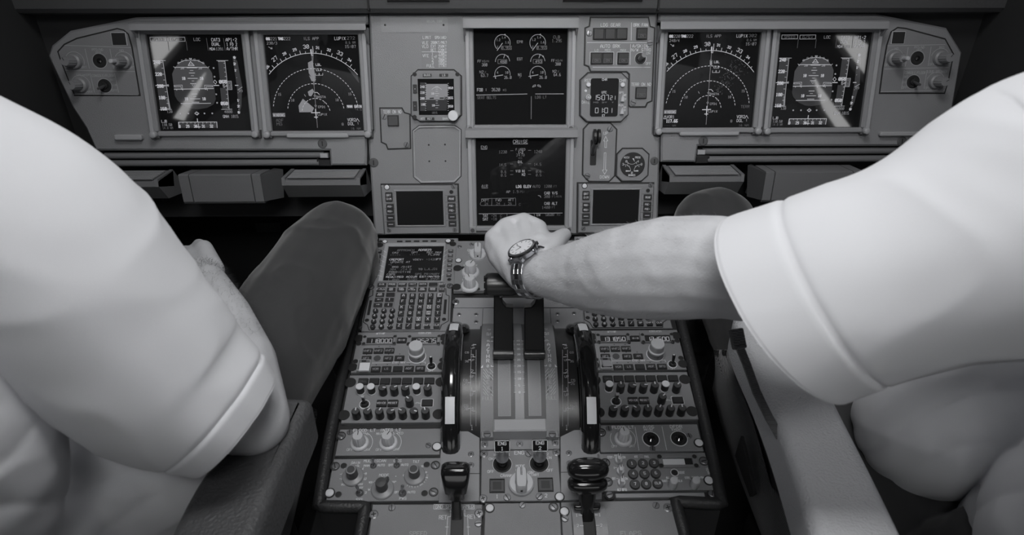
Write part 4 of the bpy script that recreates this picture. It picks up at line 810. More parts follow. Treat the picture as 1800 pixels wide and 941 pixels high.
radio('right radio tuning panel reading 131.850, just below the reaching forearm',(1126,652.3),(698.5,656),'131.850','121.500',False)
# ================================================================== audio panels
def audio(label,at,src,top,bot,mid):
    t=Th('audio_control_panel',label,'audio panel',QQ,at,'audio control panels',src=src,c=d4)
    bl=t.L(-5,908); br=t.L(985,908); v1=t.L(540,438)[1]; m=M(); m.box(bl[0],br[0],bl[1],v1,-.007,0,'panel',.0008); m.build('panel_plate',t.e)
    for i,x in enumerate((212,319,425,532,638,747,856)): keyb(t,x,503-i*.9,92,56,('CALL' if i==0 else ''),.0034,'key',light='paint_grey',fs=.26)
    keyb(t,392,716,96,60,'VOICE',.0036,fs=.27);keyb(t,502,715,96,60,'RESET',.0036,fs=.27);keyb(t,836,711,100,60,'',.0036)
    def kn(x,y,a):
        p=t.L(x,y,.017)
        if a is None: inst('litknob','volume_knob',t.e,p[0],p[1]-.0005,.0001,label='volume knob with white lit cap',sc=.92)
        else: inst('volknob','volume_knob',t.e,p[0],p[1]-.0005,.0001,rot=R_(a),sc=.92)
    for i,a in enumerate(top): kn((175,284,397,508,618,727,837)[i],540 if a is None else 552,a)
    for i,a in enumerate(bot): kn((136,250,365,477,590,703,815)[i],782-(i*.8),a)
    kn(657,663,mid)
    m=M(); a=t.R(776,676,894,752); m.pline(rrect(a[0],a[1],a[2],a[3],.002),.0008,'paint',.0004,True); t.T(m,'PA',732,760,714,16); t.T(m,'RAD',196,240,765,18); m.line(t.L(716,716),t.L(728,716),.0006,'paint',.0004); m.line(t.L(764,716),t.L(776,716),.0006,'paint',.0004)
    for x,y in ((365,545),(475,545),(583,545),(805,545),(205,775),(320,775),(545,775),(660,775)): m.disc(t.L(x,y),.0006,'paint_dim',.0004,8)
    m.build('lettering',t.e,smooth=False)
    p=t.L(227,728); inst('flattoggle','toggle_switch',t.e,p[0],p[1],.0001,sc=.9)
    screws(t,[(88,514),(970,508),(25,832),(945,822)],'hole',.0002,sc=1.15)
audio('left audio panel with three white lit knobs, beneath the left radio panel',(688,744),(688,744),[None,None,-95,-65,-68,None,-20],[0,-38,-22,-75,62,-110,18],48)
audio('right audio panel with two white lit knobs, beneath the right radio panel',(1139.5,738.8),(688,744),[None,0,-105,-90,0,None,-45],[-75,-65,55,0,-30,-22,0],-50)
# ================================================================== flood light panels
def plate(name,label,cat,at,c,x0,x1,y0,y1,z=-.007,group=None,mt='panel'):
    t=Th(name,label,cat,QQ,at,c=c); a=t.L(x0,y1);b=t.L(x1,y1);v1=t.L((x0+x1)/2,y0)[1]; m=M(); m.box(a[0],b[0],a[1],v1,z,0,mt,.0007); m.build('panel_plate',t.e); return t
t=plate('lighting_panel','left pedestal lighting panel with FLOOD LT and INTEG LT dimmer knobs','control panel',(682,778),cG,97,712,316,474)
m=M(); t.T(m,'FLOOD LT',206,335,325,15,w=.0008);t.T(m,'INTEG LT',363,484,323,15,w=.0008);t.T(m,'PNL',262,298,345,13);t.T(m,'MAIN',341,378,345,13);t.T(m,'& PED',440,498,342,13)
for x in (187,358): t.T(m,'OFF',x-20,x+16,439,13)
t.T(m,'BRT',270,305,439,13);t.T(m,'BRT',441,477,437,13)
for x,y in ((243,400),(412,398)): m.arc(t.L(x,y),.0178,-40,60,.0007,'paint',.0004,14)
m.build('lettering',t.e,smooth=False)
for x,y,r in ((243,402,.0),(412,400,-.5)): p=t.L(x,y); inst('dimmer','dimmer_knob',t.e,p[0],p[1],.0001,rot=r,sc=(.80,.80,.9))
screws(t,[(132,358)],'cupscrew'); screws(t,[(184,338),(647,414)],'screw',sc=.8); screws(t,[(697,422)],'whitestud')
t=plate('lighting_panel','right pedestal lighting panel with FLOOD LT, AIDS PRINT and DFDR EVENT controls','control panel',(1142,772),d6,100,1238,42,345)
m=M(); t.T(m,'FLOOD LT',226,462,73,28,w=.0009);t.T(m,'PED',290,345,102,18);t.T(m,'AIDS',570,684,70,30,w=.0009);t.T(m,'PRINT',578,676,102,20,w=.0007);t.T(m,'DFDR',865,995,66,30,w=.0009);t.T(m,'EVENT',884,990,98,20,w=.0007);t.T(m,'OFF',220,284,284,24);t.T(m,'BRT',413,476,280,24)
m.line(t.L(478,72),t.L(521,328),.0008,'paint',.0004);m.line(t.L(775,66),t.L(827,324),.0008,'paint',.0004); m.arc(t.L(345,200),.0178,-30,50,.0007,'paint',.0004,14); m.arc(t.L(345,200),.0178,150,220,.0007,'paint',.0004,14); m.build('lettering',t.e,smooth=False)
p=t.L(345,205); inst('dimmer','dimmer_knob',t.e,p[0],p[1],.0001,rot=.2,sc=(.77,.77,.88))
for x,y in ((652,207),(962,201)): p=t.L(x,y); inst('wellbutton','push_button',t.e,p[0],p[1],.0001,sc=.95)
screws(t,[(106,130)],'cupscrew'); screws(t,[(187,91),(671,308),(1072,170)],'screw',sc=.85); screws(t,[(1181,247)],'whitestud')
# ================================================================== weather radar panel
t=plate('weather_radar_panel','weather radar panel with GAIN, MODE and TILT knobs at the lower left of the pedestal','control panel',(672,845),cG,42,708,490,746)
m=M()
for s,x0,x1,y,hh in (('GAIN',194,243,516,13),('MULTISCAN',268,396,505,14),('GCS',443,488,504,14),('TILT',557,592,509,13),('CAL',217,243,537,11),('MAN',267,300,533,12),('AUTO',348,389,530,12),('OFF',412,438,530,12),('AUTO',487,528,528,12),('MODE',358,413,589,14),('+4',246,264,553,11),('+8',265,283,580,11),('+12',258,282,610,11),('-9',132,151,582,11),('-12',124,148,610,11),('MIN',136,165,645,11),('MAX',228,260,642,11),('OFF',234,262,664,11),('2',274,283,692,11),('SYS',222,259,733,13),('WX+T',297,335,631,11),('WX',292,318,674,11),('MAP',425,456,629,11),('OFF',448,476,690,12),('AUTO',524,568,689,12),('PWS',476,517,726,14),('15',604,617,537,10),('UP',622,638,574,10),('DN',622,642,603,10),('0',498,505,590,10),('15',594,607,642,10),('5',545,552,650,10),('+',450,460,596,12)): t.T(m,s,x0,x1,y,hh,w=.0006)
for k in range(11): 
    a=R_(-120+k*12); p=t.L(566,590); m.line((p[0]+.0162*math.cos(a),p[1]+.0162*math.sin(a)),(p[0]+.0182*math.cos(a),p[1]+.0182*math.sin(a)),.0005,'paint',.0004)
for k in range(7): a=R_(-20+k*32); p=t.L(203,593); m.line((p[0]+.0162*math.cos(a),p[1]+.0162*math.sin(a)),(p[0]+.0182*math.cos(a),p[1]+.0182*math.sin(a)),.0005,'paint',.0004)
m.build('lettering',t.e,smooth=False)
for x,y,k,nm in ((203,598,'radarknob','control_knob'),(567,594,'radarknob','control_knob'),(377,672,'modeknob','mode_knob')): p=t.L(x,y); inst(k,nm,t.e,p[0],p[1],.0001,rot=-.5 if k=='modeknob' else 0,sc=.98)
for x,y,r,s in ((323,533,-.3,.72),(460,531,-.4,.72),(243,694,.9,.85),(494,695,-.6,.85)): p=t.L(x,y); inst('toggle','toggle_switch',t.e,p[0],p[1],.0001,rot=r,sc=s)
screws(t,[(97,537),(688,530),(677,689)],'cupscrew',sc=.95); screws(t,[(148,534),(637,527),(117,703),(624,696)],'tiny',sc=1.2); screws(t,[(66,695)],'whitestud')
# ================================================================== transponder
t=plate('transponder_panel','transponder panel with round number keys and a pale code window','control panel',(1157,830),d6,104,1352,356,776)
m=M()
for s,x0,x1,y,hh in (('STBY',175,228,404,24),('ON',338,370,404,24),('AUTO',250,282,384,16),('ATC',472,508,398,22),('FAIL',584,632,397,22),('1',244,252,520,20),('2',346,356,520,20),('OFF',227,263,640,24),('ON',366,396,640,24),('ALT RPTG',284,386,762,26),('IDENT',960,1024,573,26),('ALL',822,858,630,22),('ABV',898,950,630,20),('THRT',776,832,666,22),('BLW',955,996,664,22),('STBY',1028,1080,630,22),('TA',1106,1130,626,20),('TA/RA',1160,1236,627,20)): t.T(m,s,x0,x1,y,hh,w=.0007)
for a,b in (((234,404),(250,404)),((330,404),(336,404)),((258,518),(275,518)),((272,640),(292,640)),((838,664),(862,672)),((948,660),(958,666)),((1080,640),(1104,664))): m.line(t.L(*a),t.L(*b),.0007,'paint',.0004)
p=t.L(1280,555); m.text('TCAS',p,.0026,'paint',.0004,rot=-PI/2+.2,w=.0006); p=t.L(148,580); m.text('ATC',p,.0026,'paint',.0004,rot=-PI/2+.2,w=.0006)
m.arc(t.L(914,573),.0052,0,360,.0012,'paint',.0004,24); m.disc(t.L(914,573),.0042,'slot',.0004)
m.build('lettering',t.e,smooth=False)
m=M(); p=t.L(547,397); m.lathe([(.0036,0),(.0036,.0014),(.002,.002),(0,.0021)],'knob_grey',n=18); m.build('lamp',t.e,loc=(p[0],p[1],.0001))
for x,y in ((292,438),(312,560),(325,685)): p=t.L(x,y+12); inst('pointer','selector_knob',t.e,p[0],p[1],.0001,rot=-.1,sc=.88)
for x,y in ((888,730),(1128,728)): p=t.L(x,y-8); inst('cylwhite','selector_knob',t.e,p[0],p[1],.0001,sc=.95)
for s,x,y in (('1',442,475),('2',565,472),('3',687,468),('4',457,588),('5',582,586),('6',706,582),('7',477,703),('0',601,700),('CLR',728,695)):
    m=M(); m.lathe([(.0070,0),(.0070,.0028),(.0062,.0036),(0,.0036)],'key_grey',n=24,mats=['key','key','key_grey']); m.text(s,(0,0),.0038 if len(s)<2 else .003,'paint',.0038,w=.0008); p=t.L(x,y,.002); m.build('key',t.e,loc=(p[0],p[1],.0001))
m=M(); a=t.R(735,383,1175,522); b=t.R(782,420,1110,495); m.ring([(a[0],a[2]),(a[1],a[2]),(a[1],a[3]),(a[0],a[3])],[(b[0],b[2]),(b[1],b[2]),(b[1],b[3]),(b[0],b[3])],0,.0036,'panel',.001,zi=.0002)
m.box(b[0],b[1],b[2],b[3],.0002,.0006,'slot'); c_=t.R(784,424,1025,492); m.flat([(c_[0],c_[2]),(c_[1],c_[2]),(c_[1],c_[3]),(c_[0],c_[3])],'white',.0010)
m.build('code_window',t.e); screws(t,[(748,397),(1132,396),(768,496),(1154,495)],'tiny',.0036,sc=.9)
screws(t,[(150,465),(178,676),(1237,447)],'cupscrew'); screws(t,[(1291,661)],'whitestud'); screws(t,[(197,820),(1328,805)],'cupscrew',-.003)
t=plate('blanking_strip','narrow bare grey blanking strip under the transponder panel','plate',(1160,871),d6,268,1255,795,850,mt='frame')
# ================================================================== throttle quadrant
t=Th('throttle_quadrant','curved grey throttle quadrant with two lever slots, between the trim wheels','throttle quadrant',QQ,(912,670),c=d7)
HP=.046; VT=t.L(515,40)[1]; VB=t.L(515,905,.012)[1]
VC=(VT+VB)/2; HALF=(VT-VB)/2; RAD=(HALF**2+HP**2)/(2*HP)
def Hh(v,off=0): return math.sqrt(max(1e-9,(RAD+off)**2-(v-VC)**2))-(RAD-HP)
def am(x,y,off=0,eps=.0004,c=None):
    """photograph crop position -> point on the curved cover"""
    cc=t.c if c is None else c
    h=.03
    for _ in range(25):
        p=QQ.uv(*cc(x,y),h)-t.src; h=h*.4+.6*Hh(max(min(p.y,VT),VB),off)
    return (p.x,p.y,h+eps)
def bandm(m,u0,u1,off,mt,v0=None,v1=None,thick=.012,n=28):
    v0=VB if v0 is None else v0; v1=VT if v1 is None else v1
    pr=[(v0+(v1-v0)*i/n,Hh(v0+(v1-v0)*i/n,off)) for i in range(n+1)]
    pr=[(v,h) for v,h in pr]; pr=[(pr[0][0],-.01)]+pr+[(pr[-1][0],-.01)]
    return exu(m,pr,u0,u1,mt)
def U(x,y=500,off=0): return am(x,y,off)[0]
mid=U(506,500)
uL=[U(x)-mid for x in (200,303,340,440,470)]; hs=[(U(810)-U(200))/2,(U(712)-U(303))/2,(U(676)-U(340))/2,(U(578)-U(440))/2,(U(540)-U(470))/2]
m=M()
for s in (-1,1):
    bandm(m,min(mid+s*hs[0],mid+s*hs[1]),max(mid+s*hs[0],mid+s*hs[1]),0,'panel')
bandm(m,mid-hs[4],mid+hs[4],0,'frame'); m.build('curved_cover',t.e)
vg0=am(390,765)[1]; vg1=VT
for s in (-1,1):
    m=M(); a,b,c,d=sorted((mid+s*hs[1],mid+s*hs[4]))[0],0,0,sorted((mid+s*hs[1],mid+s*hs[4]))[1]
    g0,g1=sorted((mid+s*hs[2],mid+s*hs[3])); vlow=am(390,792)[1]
    bandm(m,a,g0,-.0015,'dark_grey',v0=vlow); bandm(m,g1,d,-.0015,'dark_grey',v0=vlow); bandm(m,g0,g1,-.0045,'board',v0=vlow); bandm(m,g0,g1,-.0015,'dark_grey',v0=vlow,v1=vg0)
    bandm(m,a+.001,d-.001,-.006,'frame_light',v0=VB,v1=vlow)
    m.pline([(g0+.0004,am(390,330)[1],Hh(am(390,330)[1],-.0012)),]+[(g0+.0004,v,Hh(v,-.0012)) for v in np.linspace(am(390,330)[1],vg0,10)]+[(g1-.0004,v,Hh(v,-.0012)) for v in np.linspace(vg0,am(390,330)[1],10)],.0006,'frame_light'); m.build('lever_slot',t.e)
# side index bands with the trim scales
sb=[]
for s in (-1,1):
    m=M(); e0=hs[0]+.001; e1=hs[0]+.030; a,b=sorted((mid+s*e0,mid+s*e1)); bandm(m,a,b,-.008,'black'); 
    a2,b2=sorted((mid+s*(hs[0]-.0005),mid+s*(hs[0]+.0035))); bandm(m,a2,b2,-.003,'black'); o=m.build('trim_scale',t.e)
    m=M(); off=-.008; Y=lambda x,y:am(x if s<0 else 1012-x,y,off)
    k='paint_dim'
    for x,y,tx,d in ((133,418,'2',1),(135,295,'3',1),(130,560,'1',1),(131,712,'0',1),(133,860,'1',1),(140,212,'4',1),(133,460,'UP',0),(133,603,'UP',0),(137,330,'UP',0),(140,235,'UP',0),(82,490,'CG',0),(86,515,'25',0),(86,690,'CG',0),(88,715,'20',0),(93,270,'CG',0),(92,340,'35',0)):
        p=Y(x,y); q=[]; hh=.0052 if d else .0034
        for i,ch in enumerate(tx):
            for pl in glyph(ch):
                pts=[]
                for (ga,gb) in pl:
                    uu=p[0]+((i-len(tx)/2+.5)*5.7*hh/6+(ga-2)*hh/6); vv=p[1]+(gb-3)*hh/6; pts.append((uu,vv,Hh(vv,off)+.0004))
                if len(pts)>1: m.pline(pts,.0006 if d else .0004,k)
    for x,y in ((148,432),(148,578),(148,732),(150,305),(155,208),(110,508),(110,712),(115,328)): a_=Y(x-9,y);b_=Y(x+9,y); m.line(a_,b_,.0008,'paint')
    for x in (122,165): m.pline([Y(x+(170-x)*.1*(500-y)/260 if y<500 else x,y) for y in range(250,870,40)],.0005,'paint_dim')
    m.build('trim_lettering',o,smooth=False)
# cover lettering
m=M()
def ctext(s,u,v,hh,mt='paint',w=.0006,sx=1,off=0):
    for i,ch in enumerate(s):
        for pl in glyph(ch):
            pts=[]
            for (ga,gb) in pl:
                vv=v+(gb-3)*hh/6; pts.append((u+((i-len(s)/2+.5)*5.7+(ga-2))*hh/6*sx,vv,Hh(vv,off)+.0005))
            if len(pts)>1: m.pline(pts,w,mt)
for s in (-1,1):
    X=lambda x:mid+s*(mid-U(x)) if s>0 else U(x)
    V=lambda y:am(500,y)[1]
    for tx,y,hh in (('TO',88,.0028),('GA',96,.0001),('FLX',117,.0026),('MCT',130,.0026),('CL',176,.0030),('A',208,.0058),('/',236,.0058),('T',264,.0058),('H',298,.0058),('R',333,.0058),('0',375,.0040)): ctext(tx,X(257 if y>200 else 262),V(y),hh,'paint',.0009 if hh>.005 else .0006)
    for k in range(9):
        yy=398+k*26; a=U(222);b=U(300)
        def D(x,y): uu=X(x); vv=V(y); return (uu,vv,Hh(vv)+.0004)
        if yy<585:
            if k in(0,1,2,6,7): m.line(D(240,yy),D(262,yy+28),.0010,'paint_dim'); m.line(D(272,yy),D(298,yy+30),.0010,'paint_dim')
            m.line(D(222,yy),D(240,yy+22),.0010,'paint_dim')
    for i,ch in enumerate('REV'): ctext(ch,X(259),V(460+i*42),.0050,'paint_dim',.0007)
    ctext('FULL',X(258),V(630),.0042,'paint_dim',.0006)
    vv=V(440);D=lambda x,y:(X(x),V(y),Hh(V(y))+.0005)
    m.line(D(283,445),D(283,580),.0016,'dark_grey'); m.add([D(272,578),D(294,578),D(283,596)],[[0,1,2]],'dark_grey')
    m.line(D(284,145),D(284,378),.0010,'paint'); m.line(D(284,378),D(300,378),.0012,'paint'); m.line(D(284,148),D(302,148),.0016,'paint'); m.line(D(284,180),D(296,180),.0014,'paint')
    m.add([D(200,388),D(218,365),D(218,388)],[[0,1,2]],'white')
for i,(n_,y) in enumerate((('0',584),('5',530),('10',477),('15',424),('20',376),('25',328),('30',285),('35',243),('40',207),('45',178))): 
    V=lambda y:am(500,y)[1]; ctext(n_,mid,V(y),.0030,'paint',.0006)
    for s in (-1,1):
        vv=V(y); m.line((mid+s*.0050,vv,Hh(vv)+.0004),(mid+s*.0078,vv,Hh(vv)+.0004),.0007,'paint')
        if i<9:
            v2=V((584,530,477,424,376,328,285,243,207,178)[i+1])
            for k in range(1,5): q=vv+(v2-vv)*k/5; m.line((mid+s*.0060,q,Hh(q)+.0004),(mid+s*.0078,q,Hh(q)+.0004),.0004,'paint')
m.build('lettering',t.e,smooth=False)
# front lip
m=M(); a=am(302,800)[0];b=am(716,800)[0]; vf=t.L(500,870,.020)[1]; m.box(a,b,vf-.004,vf+.016,-.002,.0215,'frame_light',.0018); m.build('front_lip',t.e)
for s in (0,1):
    m=M(); x0,x1=((205,303),(715,815))[s]; a=t.L(x0,905,.008); b=t.L(x1,905,.008); va=t.L(500,935,.008)[1]; m.box(a[0],b[0],va,VB+.006,-.004,.008,'panel',.001); m.build('end_block',t.e)
    p=t.L((252,766)[s],912,.009); inst('screw','screw',t.e,p[0],p[1],.008)
QT=t
# ================================================================== deck plates
t=Th('deck_plate','plain grey deck plate with small screws in front of the throttle quadrant','plate',QQ,(910,545),c=px_)
m=M(); P=t.poly([(797,541),(1030,541),(1036,600),(1036,640),(1020,580),(846,580),(795,640),(790,600)]); 
m.prism(t.poly([(797,541),(1026,541),(1040,640),(788,640)]),-.007,-.001,'frame',.0006)
m.line(t.L(849,542),t.L(846,600),.0008,'slot',-.0008); m.line(t.L(967,542),t.L(971,600),.0008,'slot',-.0008); m.build('panel_plate',t.e)
screws(t,[(807,553),(837,553),(837,566),(980,552),(1009,551),(980,565)],'cross',-.001,sc=.7)
t=Th('deck_plate','narrow grey cross strip of the pedestal just under the display switching panel','plate',QQ,(900,531),c=px_)
m=M(); m.prism(t.poly([(800,523),(1020,523),(1024,540),(798,540)]),-.007,-.0006,'frame',.0006); m.build('panel_plate',t.e); screws(t,[(801,531)],'cross',.0,sc=1.2)
for s,lab in ((-1,'grey deck plate around the left trim wheel, ending beside the speed brake handle'),(1,'grey deck plate around the right trim wheel, ending beside the flap handle')):
    t=Th('deck_plate',lab,'plate',QQ,(812 if s<0 else 1020,800),group='trim wheel deck plates')
    m=M()
    P=[(778,752),(812,752),(843,770),(843,881),(771,884),(774,800)] if s<0 else [(985,768),(1018,752),(1048,748),(1055,800),(1058,878),(986,880)]
    m.prism(t.poly(P),-.007,0,'frame',.0006); 
    q=[(778,833),(843,833)] if s<0 else [(986,831),(1056,829)]
    m.line(t.L(*q[0]),t.L(*q[1]),.0009,'slot',.0003); m.build('panel_plate',t.e)
    screws(t,[(828,799),(791,818),(828,818)] if s<0 else [(1000,797),(1001,815),(1038,813)],'cross',.0,sc=.85)
# ================================================================== display switching panel
t=Th('display_switching_panel','grey panel with ribbed brightness knobs left of the hand on the levers','control panel',QQ,(900,470),c=cJ)
m=M(); a=t.L(62,557);b=t.L(880,557);v1=t.L(450,238)[1]; m.box(a[0],b[0],a[1],v1,-.004,.004,'panel',.0008); m.build('panel_plate',t.e)
screws(t,[(101,267),(178,254)],'screw',.004,sc=.8); screws(t,[(28,232)],'whitestud',.004,sc=.8);screws(t,[(94,356)],'whitestud',.004,sc=.85); screws(t,[(88,404),(82,524)],'hole',.0041); screws(t,[(120,403),(218,538)],'tiny',.0041)
m=M(); t.T(m,'CAPT',152,190,290,12,h=.004); t.T(m,'3',158,166,304,12,h=.004)
for x,y in ((168,452),(164,540)): 
    t.T(m,'OFF',x-42,x-18,y+8,10,h=.004); t.T(m,'BRT',x+18,x+42,y+8,10,h=.004)
t.T(m,'UPPER',128,165,385,9,h=.004);t.T(m,'DSPLAY',175,212,387,9,h=.004);t.T(m,'LOWER',120,160,478,9,h=.004); m.build('lettering',t.e,smooth=False)
for x,y in ((171,432),(166,520)): p=t.L(x,y,.004); inst('dimmer','dimmer_knob',t.e,p[0],p[1],.004,rot=-.5 if y<500 else .3,sc=.95)
p=t.L(218,322,.004); inst('barsel','selector_knob',t.e,p[0],p[1],.004,sc=.95,label='white bar selector knob')
# ================================================================== engine panel
t=Th('engine_panel','grey ENG start panel with a white mode selector between the two engine master switches','control panel',QQ,(915,830),c=d8)
m=M(); a=t.L(320,650);b=t.L(1020,650);v1=t.L(665,205)[1]; m.box(a[0],b[0],a[1],v1,-.007,0,'panel',.0009); m.build('panel_plate',t.e)
m=M()
for s,x0,x1,y,hh in (('ENG',613,694,229,30),('ON',392,428,282,20),('ON',896,932,272,20),('OFF',380,434,392,22),('OFF',894,946,381,22),('MODE',626,702,344,22),('NORM',625,704,381,22),('CRANK',493,592,427,22),('IGN/',724,784,398,20),('START',738,824,421,20),('1',457,467,608,30),('2',877,895,600,28),('1',563,572,244,20),('2',894,906,240,20),('MASTER',434,462,246,16)): t.T(m,s,x0,x1,y,hh,w=.0008 if hh>24 else .0006)
for x,y in ((507,327),(826,322)): m.arc(t.L(x,y),.0132,0,360,.0008,'paint',.0004,32)
m.flat([t.L(572,446),t.L(596,452),t.L(586,462)],'paint',.0004); m.flat([t.L(745,440),t.L(768,446),t.L(756,460)],'paint',.0004); m.build('lettering',t.e,smooth=False)
for x,y,s in ((507,330,'1'),(826,325,'2')):
    p=t.L(x,y); m=M(); m.lathe([(.0128,0),(.0128,.0008),(.0098,.0008),(.0094,.0022),(.007,.0022),(.0060,.008),(.0046,.009)],'gloss_black',n=32,mats=['slot','slot','black','black','gloss_black','gloss_black'])
    m.lathe([(.0046,.007),(.0046,.018),(.0088,.0182),(.0088,.025),(.0070,.030),(.0040,.0335),(.0036,.036)],'metal',n=30,mats=['gloss_black','slot','metal','metal','metal','metal'])
    so=m.build('master_switch',t.e,loc=(p[0],p[1],.0001))
    m=M(); m.xf=Matrix.Translation((0,.003,.0375))@Matrix.Rotation(R_(48),4,'X')
    m.rbox(-.0105,.0105,-.0055,.0105,-.004,0,'gloss_black',r=.0015,ch=.0004,bottom=True); m.pline(rrect(-.0100,.0100,-.005,.0100,.0014),.0008,'paint',.0002,True); m.text('ENG',(0,.0062),.0042,'paint',.0003,w=.0008); m.text(s,(0,-.0008),.0042,'paint',.0003,w=.0008); m.prism([(-.006,-.012),(.006,-.012),(.0095,-.005),(-.0095,-.005)],-.0045,-.0005,'metal',.0004,bottom=True); m.build('label_tab',so)
def sqb(x0,y0,x1,y1):
    m=M(); a=t.R(x0,y0,x1,y1); m.ring([(a[0],a[2]),(a[1],a[2]),(a[1],a[3]),(a[0],a[3])],[(a[0]+.0014,a[2]+.0014),(a[1]-.0014,a[2]+.0014),(a[1]-.0014,a[3]-.0014),(a[0]+.0014,a[3]-.0014)],.0001,.0016,'slot',.0003); m.box(a[0]+.0018,a[1]-.0018,a[2]+.0018,a[3]-.0018,.0002,.0012,'key_grey',.0004); m.box(a[0]+.0045,a[1]-.0045,a[2]+.0045,a[3]-.0045,.0012,.0014,'key'); m.build('warning_lamp',t.e)
sqb(396,456,529,578);sqb(814,447,948,568)
p=t.L(671,505); inst('barsel','mode_selector',t.e,p[0],p[1],.0001,sc=1.06,label='white mode selector knob')
screws(t,[(735,238),(549,617),(829,609)],'screw',sc=.95); screws(t,[(348,240),(975,226),(341,626)],'cross',sc=1.1); screws(t,[(1003,612)],'whitestud',sc=.95)
t=Th('deck_plate','dark grey plate with three cross screws under the front lip of the throttle quadrant','plate',QQ,(913,783),c=d8)
m=M(); m.prism(t.poly([(320,95),(1003,95),(1004,192),(318,198)]),-.007,-.001,'board',.0006); m.build('panel_plate',t.e); screws(t,[(356,155),(658,152),(963,143)],'cross',-.001,sc=.95)
# bottom plates
def lowplate(label,pts,at,cat='plate',name='deck_plate',mt='panel'):
    t=Th(name,label,cat,QQ,at,c=px_); m=M(); m.prism(t.poly(pts),-.007,0,mt,.0008); m.build('panel_plate',t.e); return t
t=lowplate('bare grey plate at the bottom centre between the speed brake and flap handles',[(853,885),(984,884),(990,1010),(848,1010)],(918,930)); screws(t,[(918,889)],'screw',sc=.8); screws(t,[(861,894)],'whitestud',sc=.9); screws(t,[(973,892)],'cupscrew',sc=.95)
t=lowplate('grey SPEED brake plate with RET scale under the left black handle',[(655,887),(848,887),(842,1010),(640,1010)],(750,925),'lever panel','lever_panel')
m=M(); t.T(m,'GND SPLRS ARMED',766,832,891,6.2,w=.0008); m.pline(t.poly([(763,887.5),(834,887.5),(833.5,895.5),(762.5,895.5)]),.0007,'paint',.0003,True); t.T(m,'RET',772,785,910,6.5,w=.0007); t.T(m,'RET',822,836,909,6.5,w=.0007); t.T(m,'SPEED',720,750,938.5,7,'paint_dim',w=.0008); t.T(m,'BRAKE',720,752,952,7,'paint_dim')
m.pline(t.poly([(792,899),(792,909),(787,909),(784,960)]),.0007,'paint',.0003); m.pline(t.poly([(817,899),(817,908),(822,908),(824,960)]),.0007,'paint',.0003)
for x,y in ((792,897.5),(817,897)): p=t.L(x,y); m.flat([(p[0]-.0014,p[1]-.002),(p[0]+.0014,p[1]-.002),(p[0],p[1]+.001)],'paint',.0003)
for x in (783,821): m.line(t.L(x,927),t.L(x+5,927),.0007,'paint',.0003)
m.build('lettering',t.e,smooth=False)
m=M(); m.prism(t.poly([(795,898),(803,912),(813,898),(815,910),(814,1000),(790,1000),(793,910)]),.0001,.003,'black',.0006); m.build('slot_boot',t.e)
screws(t,[(689,893),(841,921)],'screw',sc=.9); screws(t,[(657,905),(842,903)],'cross',sc=1.2)
t=lowplate('grey FLAPS plate with numbered curved gate under the right black handle',[(986,883),(1186,879),(1204,1010),(992,1010)],(1095,925),'lever panel','lever_panel')
m=M(); t.T(m,'FLAPS',1091,1127,938,7,'paint_dim',w=.0008); m.build('lettering',t.e,smooth=False)
m=M(); N_=14
for k,(x0,x1) in enumerate(((1005,1022),(1044,1064))):
    pr=[(t.L(1030,892+10*i)[1],.012*math.sin(PI*min(1,(i+.5)/9))+.001) for i in range(13)]
    u0=t.L(x0,915)[0];u1=t.L(x1,915)[0]; exu(m,pr+[(pr[-1][0],-.003),(pr[0][0],-.003)],u0,u1,'frame')
    for j,(tx,i) in enumerate((('1',2.1),('2',4.1))):
        v=t.L(1030,892+10*i)[1]; h=.012*math.sin(PI*(i+.5)/9)+.0014; cu=(u0*.55+u1*.45); m.text(tx,(cu,v),.0034,'paint',h+.0007,w=.0006); e=u1 if k==0 else u0; m.line((e,v,h+.0004),(e-.004*(1 if k==0 else -1),v,h+.0004),.0007,'paint')
m.box(t.L(1022,915)[0],t.L(1044,915)[0],t.L(1030,1000)[1],t.L(1030,893)[1],.0005,.001,'slot'); m.build('curved_gate',t.e)
screws(t,[(1153,889),(993,912.5)],'screw',sc=.9); screws(t,[(992,900)],'whitestud',sc=.95); screws(t,[(1174,893)],'cross',sc=1.2)
